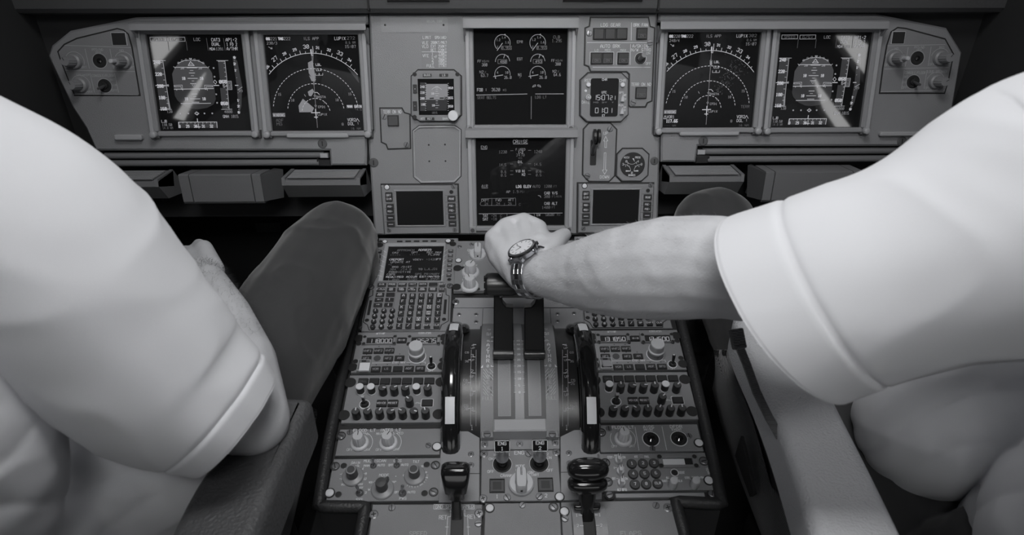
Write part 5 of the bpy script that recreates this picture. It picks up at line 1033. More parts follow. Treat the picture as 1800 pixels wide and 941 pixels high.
# ================================================================== trim wheels
def wheel(label,x,s):
    R=.132; hc=-.057; c_=QQ.uv(x,690,.03); vc=(QQ.uv(x,582,.0).y+QQ.uv(x,797,.0).y)/2+.006
    t=root('trim_wheel',label,'trim wheel',QQ.mx(c_.x,vc,hc),'pitch trim wheels')
    sec=[(.0125,-.020),(.0135,-.012),(.0132,-.004),(.0105,.001),(.006,.0035),(0,.0042),(-.006,.0035),(-.0105,.001),(-.0132,-.004),(-.0135,-.012),(-.0125,-.020)]
    n=96; vs=[];fs=[]; K=len(sec)
    for i in range(n):
        a=2*PI*i/n
        for u,r in sec: vs.append((u,(R-.0042+r)*math.cos(a),(R-.0042+r)*math.sin(a)))
    for i in range(n):
        j=(i+1)%n
        for k in range(K): l=(k+1)%K; fs.append([i*K+k,j*K+k,j*K+l,i*K+l])
    m=M(); m.add(vs,fs,'gloss_black'); m.lathe([(R-.02,-.004),(R-.02,.004),(0,.006)],'black',ax=((0,0,0),(1,0,0)),n=48); m.lathe([(R-.02,-.004),(0,-.006)],'black',ax=((0,0,0),(1,0,0)),n=48); rim=m.build('wheel_rim',t)
    def patch(a0,a1,u0,u1,nm='white_mark'):
        m=M(); N=12; vs=[]
        us=[u0+(u1-u0)*k/5 for k in range(6)]
        def rr(u): 
            u=abs(u); pts=[(0,.0042),(.006,.0035),(.0105,.001),(.0132,-.004),(.0135,-.012)]
            for (ua,ra),(ub,rb) in zip(pts,pts[1:]):
                if u<=ub: return ra+(rb-ra)*(u-ua)/(ub-ua)
            return -.012
        for i in range(N+1):
            a=R_(a0+(a1-a0)*i/N)
            for k,u in enumerate(us):
                e=.0005; vs.append((u*1.02,(R-.0042+rr(u)+e)*math.cos(a),(R-.0042+rr(u)+e)*math.sin(a)))
        m.add(vs,[[i*6+k,i*6+k+1,(i+1)*6+k+1,(i+1)*6+k] for i in range(N) for k in range(5)],'white'); m.build(nm,t)
    def side(a0,a1,sd):
        m=M(); N=12; vs=[]
        for i in range(N+1):
            a=R_(a0+(a1-a0)*i/N)
            for u,r in ((.0126,-.0025),(.0139,-.009)): vs.append((sd*u,(R-.0042+r)*math.cos(a),(R-.0042+r)*math.sin(a)))
        m.add(vs,[[i*2,i*2+1,(i+1)*2+1,(i+1)*2] for i in range(N)],'white'); m.build('white_mark',t)
    patch(54,67,-.0065,.0065); patch(119,135,-.0065,.0065); patch(-40,-20,-.0065,.0065)
    side(62,92,s);side(62,92,-s); side(141,160,s); side(141,160,-s); side(30,40,-s)
    m=M(); m.tube([(s*.013,(R-.012)*math.cos(R_(a)),(R-.012)*math.sin(R_(a))) for a in (26,32,38,44,50)],[.006,.0085,.009,.008,.005],'gloss_black',n=18); m.build('crank_handle',t)
    return t
wheel('left black pitch trim wheel with white marks, beside the left radio panel',794.5,1)
wheel('right black pitch trim wheel with white marks, beside the right radio panel',1033,-1)
# ================================================================== thrust levers
LA=R_(18)
base=QQ.uv(912,632,.052); bp=QQ.pt(base.x,base.y,.052)
LP=Plane(bp,(0,math.sin(LA),math.cos(LA)))
def lever(label,poly,knob,s):
    cx=sum(p[0] for p in poly)/len(poly)
    t=Th('thrust_lever',label,'lever',LP,(cx,628),'thrust levers',c=cJ) if False else Th('thrust_lever',label,'lever',LP,(cx,628),'thrust levers')
    m=M(); m.prism(t.poly(poly),-.020,0,'lever_black',.0015,bottom=True); m.build('lever_arm',t.e)
    a=t.L(poly[-1][0]-1,628);b=t.L(poly[-1][0]+36,628)
    u0,u1,v0,v1=t.R(min(p[0] for p in poly)-1,615,max(p[0] for p in poly)+1,632)
    m=M(); vv=(v0+v1)/2
    m.tube([(u0,vv,-.002),(u0+.001,vv,-.002),(u1-.001,vv,-.002),(u1,vv,-.002)],[.0055,.0075,.0075,.0055],'black',n=20); m.build('pivot_boss',t.e)
    u0,u1,v0,v1=t.R(*knob); vv=(v0+v1)/2; r=(v1-v0)/2
    m=M(); m.xf=Matrix.Translation((0,-.002,.010)); m.tube([(u0,vv,.0),(u0+.003,vv,.0),(u0+.006,vv,.0),(u1-.004,vv,.0),(u1,vv,.0)],[r*.80,r*.98,r,r,r*.88],'black',n=28)
    for k in range(3):
        v=vv+r*(.62-.62*k); m.box(u0-.0015,u0+.004,v-.003,v+.003,r*.1,r*.75,'gloss_black',.0008)
    m.build('grip',t.e)
    m=M(); v=vv-.003; m.tube([((u0+u1)/2,v0+.002,r*.7),((u0+u1)/2,v0-.004,r*.9)],.0025,'key_grey'); m.build('disconnect_button',t.e)
    return t
lever('left black thrust lever whose ribbed grip shows beside the hand',[(868,520),(868,500),(881.5,500),(881.8,524),(884,534),(890,540.5),(902,541.5),(902.3,632),(867.3,632)],(853,475,907,514),-1)
lever('right black thrust lever whose grip is covered by the wristwatch',[(955.8,520),(955.8,500),(943,500),(942.8,524),(940,534),(934,540.5),(922,541.5),(921.8,632),(957.5,632)],(915,475,965,514),1)
# ================================================================== speed brake and flap levers
def hlever(name,label,at,topy,secs,shaft,lean):
    t=Th(name,label,'lever',QQ,at); d=Vector((0,math.sin(lean),math.cos(lean))); 
    m=M(); ax=Vector((1,0,0)); ay=Vector((0,math.cos(lean),-math.sin(lean)))
    m.loft([(d*s,ax,ay,rx,ry,e) for s,rx,ry,e in shaft],'gloss_black',n=20); m.build('lever_arm',t.e)
    for nm,ss in secs:
        m=M(); m.loft([(d*s+ay*o_,ax,ay,rx,ry,e) for s,rx,ry,e,o_ in ss],'gloss_black',n=36); m.build(nm,t.e,angle=60)
    return t
hlever('speed_brake_lever','glossy black speed brake lever with a wedge handle at the lower left of the levers',(803,912),822,[('handle',[(.028,.0075,.006,3,0),(.032,.0105,.0085,3,0),(.040,.0120,.0095,3,0),(.041,.0140,.0105,5,0),(.056,.0168,.0115,5,0),(.068,.0184,.0120,5,0),(.074,.0182,.0112,4,0),(.0765,.0160,.0095,3.5,0),(.0775,.010,.006,3,0)])],[(-.01,.0075,.005,4),(.010,.0068,.0045,4),(.034,.0060,.0045,4)],R_(30))
hlever('flap_lever','glossy black flap lever with a wide double lobed handle, on the FLAPS plate',(1031,912),814,[('handle',[(.058,.012,.009,3,0),(.061,.0205,.0110,2.6,0),(.066,.0255,.0135,2.6,0),(.072,.0268,.0140,2.6,0),(.078,.0255,.0125,2.4,0),(.082,.0205,.0105,2.3,0),(.084,.012,.006,2.2,0)]),('lift_collar',[(.040,.012,.008,3,0),(.042,.0210,.0105,2.8,0),(.047,.0252,.0120,2.8,0),(.053,.0258,.0125,2.8,0),(.056,.0240,.0120,2.8,0),(.058,.0150,.008,2.8,0)]),('gate_pin',[(.014,.0165,.004,6,.0),(.020,.0175,.005,6,0),(.021,.0165,.004,6,0)])],[(-.01,.0085,.005,4),(.015,.0085,.0055,4),(.030,.0110,.0075,3),(.058,.0105,.007,3)],R_(30))
# ================================================================== surroundings
def struct(m,name,**k): 
    o=m.build(name,None,**k); o['kind']='structure'; return o
def wbox(m,x0,x1,y0,y1,z0,z1,mt): return m.box(x0,x1,y0,y1,z0,z1,mt,0,None,True)
XW=1.22
def wallpoly(name,plane_x,outer,holes,th=.03):
    """side wall with openings; outline in (y,z)"""
    m=M(); vs=[Vector((y,z,0)) for y,z in outer]; hv=[[Vector((y,z,0)) for y,z in h] for h in holes]
    tri=tessellate_polygon([vs]+hv); P=[v for v in vs]+[v for h in hv for v in h]
    sx=th if plane_x>0 else -th
    A=[(plane_x,p.x,p.y) for p in P]; B=[(plane_x+sx,p.x,p.y) for p in P]; n=len(P)
    m.add(A+B,[list(t) for t in tri]+[[n+i for i in t][::-1] for t in tri],'shell')
    o=0
    for loop in [vs]+hv:
        k=len(loop); m.add([A[o+i] for i in range(k)]+[B[o+i] for i in range(k)],[[i,(i+1)%k,k+(i+1)%k,k+i] for i in range(k)],'shell'); o+=k
    return struct(m,name)
SIDEWIN=[(-.35,.62),(.35,.62),(.15,1.12),(-.35,1.15)]
def reflw(c,pts,x):
    """where a screen mirrors the side wall: outline for openings added to streak the glass"""
    out=[]
    for q in pts:
        px,py=c(*q); p=PP.uv(px,py); o=PP.pt(p.x,p.y,.003); d=(o-CAM).normalized(); r=d-PP.N*(2*d.dot(PP.N)); s_=(x-o.x)/r.x; h=o+r*s_; out.append((h.y,h.z))
    return out
HOLE_L=[reflw(c1,[(75,120),(110,80),(390,75),(395,110),(205,330),(125,410)],-XW),reflw(c1,[(565,365),(625,345),(615,400),(585,490),(430,820),(275,780),(465,490)],-XW)]  # added openings, shaped after the bright streaks on the outer screens
HOLE_R=[reflw(c4,[(545,65),(780,65),(895,145),(850,475),(790,400)],XW),reflw(c4,[(365,390),(400,372),(440,440),(470,500),(745,865),(545,865),(430,690),(365,480)],XW)]
wallpoly('wall_left',-XW,[(-2.3,FLOOR_Z),(.95,FLOOR_Z),(.95,1.5),(-2.3,1.5)],[SIDEWIN]+HOLE_L)
wallpoly('wall_right',XW,[(-2.3,FLOOR_Z),(.95,FLOOR_Z),(.95,1.5),(-2.3,1.5)],[SIDEWIN]+HOLE_R)
m=M(); wbox(m,-XW-.03,XW+.03,-2.3,.98,FLOOR_Z-.03,FLOOR_Z,'floor'); struct(m,'floor')
m=M(); wbox(m,-XW-.03,XW+.03,-2.3,.98,1.5,1.53,'shell'); struct(m,'ceiling')
m=M(); wbox(m,-XW,XW,-2.33,-2.3,FLOOR_Z,1.5,'shell'); struct(m,'wall_back')
# front bulkhead with the two windshield openings
m=M(); y0,y1=.90,.95
for (a,b,c_,d) in ((-XW,XW,FLOOR_Z,.62),(-XW,XW,1.38,1.5),(-XW,-1.08,.62,1.38),(-.06,.06,.62,1.38),(1.08,XW,.62,1.38)): wbox(m,a,b,y0,y1,c_,d,'shell')
struct(m,'wall_front')
for k,s in enumerate((-1,1)):
    m=M(); a,b=sorted((s*.06,s*1.08)); R1=[(a,.62),(b,.62),(b,1.38),(a,1.38)]; R2=[(a+.03,.65),(b-.03,.65),(b-.03,1.35),(a+.03,1.35)]
    m.xf=Matrix(((1,0,0,0),(0,0,-1,.90),(0,1,0,0),(0,0,0,1))); m.ring(R1,R2,0,.02,'dark_grey',.002); struct(m,'window_%d'%(k+1))
for k,s in enumerate((-1,1)):
    m=M(); P=SIDEWIN; m.xf=Matrix(((0,0,-s,s*XW),(1,0,0,0),(0,1,0,0),(0,0,0,1))) ; m.ring(ccw(P),inset(ccw(P),.03),0,.02,'dark_grey',.002); struct(m,'window_%d'%(k+3))
# glareshield
t=Th('glareshield','dark padded glareshield running across above all the screens','glareshield',PP,(900,10),c=px_)
m=M(); v0=t.L(900,22,.02)[1]; exu(m,[(v0,-.04),(v0,.020),(v0+.006,.028),(v0+.05,.040),(v0+.15,.05),(v0+.175,.03),(v0+.19,-.25),(v0+.16,-.25)],-1.12,1.14,'shield'); m.build('padded_cover',t.e)
for s,x in ((-1,648),(1,1157)):
    m=M(); u=t.L(x,10,.03)[0]; exu(m,[(v0+.001,.018),(v0+.003,.033),(v0+.07,.047),(v0+.07,.03)],u-.0015,u+.0015,'slot'); m.build('joint_strip',t.e)
for (x0,x1) in ((680,790),(990,1130)):
    m=M(); u0=t.L(x0,10,.04)[0];u1=t.L(x1,10,.04)[0]; exu(m,[(v0+.014,.027),(v0+.018,.037),(v0+.08,.052),(v0+.08,.03)],u0,u1,'shell'); m.build('padded_step',t.e)
# dark side consoles at both ends of the panel
for s,lab in ((-1,'dark curved side console at the left end of the panel, above the white shoulder'),(1,'dark curved side console at the right end of the panel, in the upper right corner')):
    t=root('side_console',lab,'console',Matrix.Translation((s*.98,-.1,.1)),'side consoles')
    m=M(); xs=(s*.20-.0,s*-.19)
    pr=[(.22,-.70),(.22,.34),(.12,.40),(-.02,.36),(-.10,.22),(-.14,.0),(-.20,-.10),(-.5,-.16),(-.5,-.70)]
    vs=[(s*.22,y,z) for y,z in pr]+[(-s*.155,y,z) for y,z in pr]; n=len(pr); fs=[[i,(i+1)%n,n+(i+1)%n,n+i] for i in range(n)]+[list(range(n)),[n+i for i in range(n)][::-1]]
    m.add(vs,fs,'shell'); m.build('console_body',t)
    m=M(); m.tube([(-s*.158,.10,.395),(-s*.150,-.00,.365),(-s*.140,-.09,.24),(-s*.138,-.12,.10),(-s*.14,-.135,.0)],.010,'leather_rim',n=12); m.build('padded_edge',t)
# forward bulkhead of the footwell
t=root('footwell_bulkhead','black footwell bulkhead under the instrument panel behind the knees','bulkhead',Matrix.Translation((0,.42,-.2)))
m=M(); m.box(-1.0,1.0,-.01,.02,-.42,.30,'deck',0,None,True); m.build('bulkhead_plate',t)
t=root('under_panel_shroud','dark shroud closing the gap beneath both pilot panels','shroud',Matrix.Translation((0,.10,.12)))
for s in (-1,1):
    m=M(); a,b=sorted((s*.27,s*1.0)); m.box(a,b,.02,.30,-.14,.30,'shell',0,None,True); m.build('shroud_panel',t)
# foot rests and covers
def frest(label,x0,x1,y0,y1,y2,slant=1,ribs=True,clip=None):
    t=Th('foot_rest',label,'foot rest',PP,((x0+x1)/2,y1),'ribbed foot rests')
    h0=.055; a=t.L(x0,y1,h0); b=t.L(x1,y1,h0); vt=t.L((x0+x1)/2,y0,.0)[1]; va=a[1]; vb=t.L((x0+x1)/2,y2,.030)[1]
    m=M(); n=[(va+.0,h0),(vb,.030),(vb,-.05),(vt,-.01)]
    exu(m,[(va-.004,h0+.001),(va-.012,h0+.001),(vb,.026),(vb,-.05),(vt,-.006),(va-.002,h0-.003)],a[0],b[0],'box_grey'); 
    for e in (a[0],b[0]-.006): exu(m,[(va+.001,h0+.002),(va-.012,h0+.002),(va-.02,.0),(vt+.002,-.004)],e,e+.006,'box_grey')
    m.build('box_body',t.e)
    m=M(); K=8; 
    for k in range(K):
        f0,f1=k/K,(k+.72)/K; q=lambda f,o:(va+(vt-va)*f+o*.55,h0+(0-h0)*f+o*.83)
        exu(m,[q(f0,.0),q(f0,.003),q(f1,.003),q(f1,.0)],a[0]+.010,b[0]-.010,'frame_light')
    m.build('ribbed_plate',t.e)
frest('ribbed metal foot rest under the left navigation screen, right above the trousered knee',495,633,299,314,347)
frest('ribbed metal foot rest at far left, mostly behind the white shoulder',130,278,301,317,350)
frest('ribbed metal foot rest under the right navigation screen, above the dark knee at right',1177,1308,292,308,342)
def cover(label,x0,x1,xc,y0,y1,y2,flank):
    t=Th('stowage_cover',label,'cover',PP,((x0+x1)/2,y1),'stowage covers between the foot rests')
    h=.045; a=t.L(x0,y1,h);b=t.L(x1,y1,h); vt=t.L(x0,y0,.0)[1]; vb=t.L(x0,y2,h-.008)[1]
    m=M(); cuts=[a[0]]+[t.L(x,y1,h)[0] for x in xc]+[b[0]]
    for i in range(len(cuts)-1):
        g=.0009; exu(m,[(a[1],h),(vb,h-.008),(vb-.004,h-.012),(vb-.002,-.05),(vt,-.01),(a[1]+.002,h-.003)],cuts[i]+g,cuts[i+1]-g,'box_grey')
    m.build('cover_face',t.e)
    m=M(); f=t.L(flank,y2,.0)[0]; e=b[0] if f>b[0] else a[0]; m.add([(e,a[1],h),(e,vb,h-.008),(f,vb+.0,.0),(f,vt,-.01),(e,vt,-.03),(f,vb,-.03)],[[0,1,2,3],[0,3,4]],'dark_grey'); m.build('cover_flank',t.e)
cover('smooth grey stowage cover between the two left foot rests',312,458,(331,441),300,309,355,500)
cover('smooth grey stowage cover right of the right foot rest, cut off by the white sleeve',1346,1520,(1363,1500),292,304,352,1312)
t=Th('pull_placard','small dim PULL TO ADJ placard in the dark left footwell','placard',Plane((0,.405,-.2),(0,0,1)),(472,400),c=px_)
m=M(); a=t.R(450,392,493,408); m.box(a[0],a[1],a[2],a[3],-.002,.001,'dark_grey'); t.T(m,'PULL',466,484,397,5,'paint_grey',z=.0013,w=.0014); t.T(m,'TO ADJ',460,484,403.5,4,'paint_grey',z=.0013,w=.001); m.build('placard_plate',t.e)
# floor rail by the left seat
t=root('seat_rail','dark metal floor rail with round screws between the left armrest and the pedestal','rail',Matrix.Translation((-.34,-.7,-.40)))
m=M(); m.box(-.045,.045,-.35,.45,-.22,0,'deck',.003); m.box(-.020,.020,-.35,.45,0,.006,'dark_grey',.002); m.build('rail_body',t)
for y in (-.25,-.14,.0,.13): 
    inst('cross','screw',t,0.0,y,.006,sc=1.6)
# ================================================================== seats
AZ=.085; AR=Plane((0,0,AZ),(0,1,0))
def roundslab(m,poly,z0,z1,mt,r=.012,k=4):
    """slab with rounded upper edge"""
    P=ccw(poly); loops=[(P,z0),(P,z1-r)]
    for i in range(1,k+1):
        a=PI/2*i/k; loops.append((inset(P,r*(1-math.cos(a))),z1-r+r*math.sin(a)))
    n=len(P); vs=[];fs=[]
    for Q,z in loops: vs+=[(p[0],p[1],z) for p in Q]
    for q in range(len(loops)-1):
        for i in range(n): j=(i+1)%n; fs.append([q*n+i,q*n+j,(q+1)*n+j,(q+1)*n+i])
    fs.append([(len(loops)-1)*n+i for i in range(n)]); fs.append(list(range(n))[::-1]); m.add(vs,fs,mt)
def smoothpoly(P,it=2):
    for _ in range(it):
        Q=[]
        for i in range(len(P)): a,b=P[i],P[(i+1)%len(P)]; Q+=[(a[0]*.75+b[0]*.25,a[1]*.75+b[1]*.25),(a[0]*.25+b[0]*.75,a[1]*.25+b[1]*.75)]
        P=Q
    return P
mat('leather_lit',.62,.36,bump=1,bscale=420,detail=2,bdist=.002)  # same leather as the left armrest, brighter light put into its colour
mat('fabric',.13,.8,bump=.5,bscale=900,sheen=.3)
mat('seat_dark',.03,.7,bump=.3)
def weave(m_):
    nt=MATS[m_].node_tree; b=nt.nodes['Principled BSDF']; tc=nt.nodes.new('ShaderNodeTexCoord'); w=nt.nodes.new('ShaderNodeTexWave'); w.inputs['Scale'].default_value=160; w.bands_direction='Z'; nt.links.new(tc.outputs['Object'],w.inputs['Vector'])
    w2=nt.nodes.new('ShaderNodeTexWave'); w2.inputs['Scale'].default_value=160; w2.bands_direction='Y'; nt.links.new(tc.outputs['Object'],w2.inputs['Vector'])
    ad=nt.nodes.new('ShaderNodeMath'); nt.links.new(w.outputs['Fac'],ad.inputs[0]); nt.links.new(w2.outputs['Fac'],ad.inputs[1]); bp=nt.nodes.new('ShaderNodeBump'); bp.inputs['Strength'].default_value=.8; bp.inputs['Distance'].default_value=.001; nt.links.new(ad.outputs[0],bp.inputs['Height']); nt.links.new(bp.outputs[0],b.inputs['Normal'])
weave('fabric')
def seat(label,s,poly,amat,side):
    t=root('pilot_seat',label,'seat',Matrix.Translation((s*.56,-.6,0)),'pilot seats')
    o=Vector((s*.56,-.6,0))
    P=[AR.uv(x,y) for x,y in poly]; P=smoothpoly([(p.x-o.x,p.y-o.y) for p in P],2)
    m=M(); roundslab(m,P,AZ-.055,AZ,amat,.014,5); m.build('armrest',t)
    m=M(); inner=s*-.235; 
    # cushion and back
    m.loft([((0,.12,-.21),(1,0,0),(0,0,1),.24,.055,5),((0,.10,-.21),(1,0,0),(0,0,1),.25,.065,5),((0,-.30,-.22),(1,0,0),(0,0,1),.25,.065,5),((0,-.33,-.22),(1,0,0),(0,0,1),.24,.05,5)],'seat_dark'); m.build('seat_cushion',t)
    m=M(); m.loft([((0,-.33,-.25),(1,0,0),(0,1,0),.24,.05,5),((0,-.36,.0),(1,0,0),(0,1,0),.25,.06,5),((0,-.46,.40),(1,0,0),(0,1,0),.24,.055,5),((0,-.50,.52),(1,0,0),(0,1,0),.18,.045,4)],'seat_dark'); m.build('backrest',t)
    m=M(); m.box(-.20,.20,-.30,.10,FLOOR_Z+.0,-.28,'shell',.01); m.build('pedestal_base',t)
    return t,o
SL,oL=seat('left pilot seat with the dark leather armrest under the elbow',-1,[(484,693),(540,694),(549,703),(536,735),(500,815),(466,900),(440,965),(412,1040),(250,1040),(330,860),(400,770)],'leather',-1)
SR,oR=seat('right pilot seat with the bright grained armrest and woven fabric side',1,[(1286,540),(1340,530),(1420,600),(1470,700),(1530,815),(1590,935),(1640,1040),(1462,1040),(1430,935),(1398,830),(1368,740),(1335,660),(1300,590)],'leather_lit',1)
# woven side covers under the armrests
def sidecover(t,o,pts_top,pts_bot,mt,nm,x=None,th=.012):
    m=M(); A=[Vector(p)-o for p in pts_top]; B=[Vector(p)-o for p in pts_bot]; n=len(A); K=10; vs=[];fs=[]
    for i in range(n):
        for k in range(K+1):
            f=k/K; p=A[i].lerp(B[i],f); p.x+=.010*math.sin(PI*f)*(-1 if o.x>0 else 1)+.004*noise.noise(Vector((p.y*9,p.z*14,2))); vs.append(p)
    for i in range(n-1):
        for k in range(K): fs.append([i*(K+1)+k,(i+1)*(K+1)+k,(i+1)*(K+1)+k+1,i*(K+1)+k+1])
    N=len(vs); dx=th*(1 if o.x>0 else -1); vs+= [v+Vector((dx,0,0)) for v in vs[:N]]; fs+=[[N+i for i in f][::-1] for f in fs]
    m.add(vs,fs,mt); return m.build(nm,t)
def onx(px,py,x): d=ray(px,py); return CAM+d*((x-CAM.x)/d.x)
xs=.312
sidecover(SR,oR,[onx(1270,615,xs),onx(1302,680,xs),onx(1325,739,xs),onx(1338,785,xs),onx(1357,853,xs),onx(1380,885,xs),onx(1402,941,xs),onx(1440,1040,xs)],[onx(1266,616,xs-.01),onx(1251,684,xs-.01),onx(1264,740,xs-.01),onx(1275,770,xs-.01),onx(1297,831,xs-.01),onx(1312,872,xs-.01),onx(1336,941,xs-.01),onx(1370,1060,xs-.01)],'fabric','fabric_side_cover')
xl=-.318
sidecover(SL,oL,[onx(540,712,xl),onx(528,760,xl),onx(505,830,xl),onx(480,905,xl),onx(455,990,xl)],[onx(548,735,xl+.01),onx(541,800,xl+.01),onx(526,870,xl+.01),onx(505,945,xl+.01),onx(490,1010,xl+.01)],'fabric','fabric_side_cover')
# belt strap and buckle on the right seat
m=M(); pts=[W(1296,600,.74),W(1312,640,.75),W(1330,690,.755),W(1352,735,.75),W(1372,770,.74)]
def strap(m,pts,w,mt,wd=Vector((.55,.3,.2)),th=.0015):
    wd=wd.normalized(); vs=[];n=len(pts)
    for i,p in enumerate(pts): 
        d=(pts[min(i+1,n-1)]-pts[max(i-1,0)]).normalized(); x=(wd-d*wd.dot(d)).normalized(); nn=x.cross(d)
        for a,b in ((-1,-1),(1,-1),(1,1),(-1,1)): vs.append(p+x*a*w/2+nn*b*th)
    fs=[[i*4+k,i*4+(k+1)%4,(i+1)*4+(k+1)%4,(i+1)*4+k] for i in range(n-1) for k in range(4)]+[[0,1,2,3],[4*n-4,4*n-3,4*n-2,4*n-1][::-1]]; m.add([v-oR for v in vs],fs,mt)
strap(m,pts,.009,'fabric'); m.build('belt_strap',SR)
m=M(); p=W(1297,596,.735)-oR; m.xf=Matrix.Translation(p)@Matrix.Rotation(.25,4,'Z')@Matrix.Rotation(.9,4,'X'); m.rbox(-.0075,.0075,-.011,.011,-.003,.003,'fabric',.002,.0008,None,True); m.pline([(-.005,-.007),(.005,-.007)],.0008,'slot',.0032); m.build('strap_loop',SR)
def xpoly(pts,x,mt,nm,th=.004):
    A=[onx(a_,b_,x)-oR for a_,b_ in pts]; B=[v+Vector((th,0,0)) for v in A]; n=len(A); m=M(); m.add(A+B,[list(range(n)),[n+i for i in range(n)][::-1]]+[[i,(i+1)%n,n+(i+1)%n,n+i] for i in range(n)],mt); m.build(nm,SR)
xpoly([(1302,767),(1292,801),(1305,838),(1318,874),(1325,869),(1318,835),(1311,803)],xs-.022,'slot','cover_opening')
xpoly([(1336,768),(1340,756),(1350,745),(1358,748),(1372,770),(1384,820),(1400,880),(1379,868),(1357,858),(1352,820),(1342,790)],xs-.004,'black','adjuster_housing',.03)
xpoly([(1255,560),(1300,575),(1318,620),(1345,690),(1380,765),(1410,850),(1440,960),(1440,1040),(1402,950),(1380,880),(1357,850),(1338,785),(1325,739),(1302,680),(1270,612)],xs+.02,'seat_dark','armrest_side',.02)
# ================================================================== people
mat('skin',.56,.5,bump=.35,bscale=500,sss=.1,var=.06,vscale=25)
mat('shirt',.70,.75,bump=.25,bscale=1500,sheen=.15)
mat('trousers',.040,.85,bump=.4,bscale=1400,sheen=.35)
mat('hair_dark',.05,.6)
mat('arm_hair',.10,.6)
mat('arm_hair_light',.42,.6)
mat('steel',.55,.22,metal=.95)
mat('steel_dark',.09,.25,metal=.9)
mat('shoe',.01,.25)
def capsule(m,p0,r0,p1,r1,n=16,k=4,sq=None):
    p0,p1=Vector(p0),Vector(p1); d=(p1-p0); L=d.length
    if L<1e-6: d=Vector((0,0,1))
    d=d.normalized(); e1=d.orthogonal().normalized(); e2=d.cross(e1); vs=[];fs=[]; rings=[]
    for i in range(k+1): a=-PI/2+PI/2*i/k; rings.append((p0+d*r0*math.sin(a),r0*math.cos(a)))
    for i in range(k+1): a=PI/2*i/k; rings.append((p1+d*r1*math.sin(a),r1*math.cos(a)))
    for c,r in rings:
        r=max(r,1e-5)
        for i in range(n): a=2*PI*i/n; vs.append(c+e1*r*math.cos(a)+e2*r*math.sin(a))
    for q in range(len(rings)-1):
        for i in range(n): j=(i+1)%n; fs.append([q*n+i,q*n+j,(q+1)*n+j,(q+1)*n+i])
    fs.append(list(range(n))[::-1]); fs.append([(len(rings)-1)*n+i for i in range(n)]); m.add(vs,fs,'skin')
def chain(m,pts):
    for (a,ra),(b,rb) in zip(pts,pts[1:]): capsule(m,a,ra,b,rb)
def ellipsoid(m,c,rx,ry,rz,rot=None,n=24):
    c=Vector(c); R=rot or Matrix.Identity(3); vs=[];fs=[]; k=14
    for q in range(k+1):
        a=-PI/2+PI*q/k
        for i in range(n): b=2*PI*i/n; vs.append(c+R@Vector((rx*max(math.cos(a),1e-4)*math.cos(b),ry*max(math.cos(a),1e-4)*math.sin(b),rz*math.sin(a))))
    for q in range(k):
        for i in range(n): j=(i+1)%n; fs.append([q*n+i,q*n+j,(q+1)*n+j,(q+1)*n+i])
    fs.append(list(range(n))[::-1]); fs.append([k*n+i for i in range(n)]); m.add(vs,fs,'skin')
def fuse(m,vox,sm,name,mt,parent,disp=None,fac=.5,cut=None):
    me=m.mesh('tmp',smooth=False); o=bpy.data.objects.new('tmp',me); COL.objects.link(o)
    r=o.modifiers.new('r','REMESH'); r.mode='VOXEL'; r.voxel_size=vox; r.use_smooth_shade=True
    if sm: s=o.modifiers.new('s','SMOOTH'); s.iterations=sm; s.factor=fac
    dg=bpy.context.evaluated_depsgraph_get(); me2=bpy.data.meshes.new_from_object(o.evaluated_get(dg)); bpy.data.objects.remove(o); 
    me2.materials.clear(); me2.materials.append(MATS[mt]); me2.polygons.foreach_set('material_index',[0]*len(me2.polygons)); me2.polygons.foreach_set('use_smooth',[True]*len(me2.polygons))
    if cut:
        bm=bmesh.new(); bm.from_mesh(me2); kill=[v for v in bm.verts if any((v.co-c).dot(a)>0 and (v.co-c).length<R for c,a,R in cut)]
        bmesh.ops.delete(bm,geom=kill,context='VERTS'); bm.to_mesh(me2); bm.free()
    if disp:
        me2.update(); no=[v.normal.copy() for v in me2.vertices]
        for v,nn in zip(me2.vertices,no): v.co=v.co+disp(v.co,nn)
    me2.update(); me2.name=name
    o=bpy.data.objects.new(name,me2); COL.objects.link(o)
    if parent: 
        o.parent=parent; o.matrix_parent_inverse=parent.matrix_world.inverted()
    return o
def fit(lst): return [(W(x,y,d),r/FPX*d) for x,y,d,r in lst]
def folds(seed,amp,sc=(9,9,9),fine=.25):
    def f(p,n):
        q=Vector((p.x*sc[0],p.y*sc[1],p.z*sc[2]))+Vector((seed,seed*1.7,seed*.3))
        w=Vector((noise.noise(q*.7),noise.noise(q*.7+Vector((5,1,9))),0))*1.2
        a=1-abs(noise.noise(q+w))*2.4; b=noise.noise(q*2.6+w)
        return n*amp*(a*a*.7*(1 if a>0 else -1)-.3+fine*b)
    return f
def person(label,loc): 
    e=root('person',label,'person',Matrix.Translation(loc)); bpy.context.view_layer.update(); return e
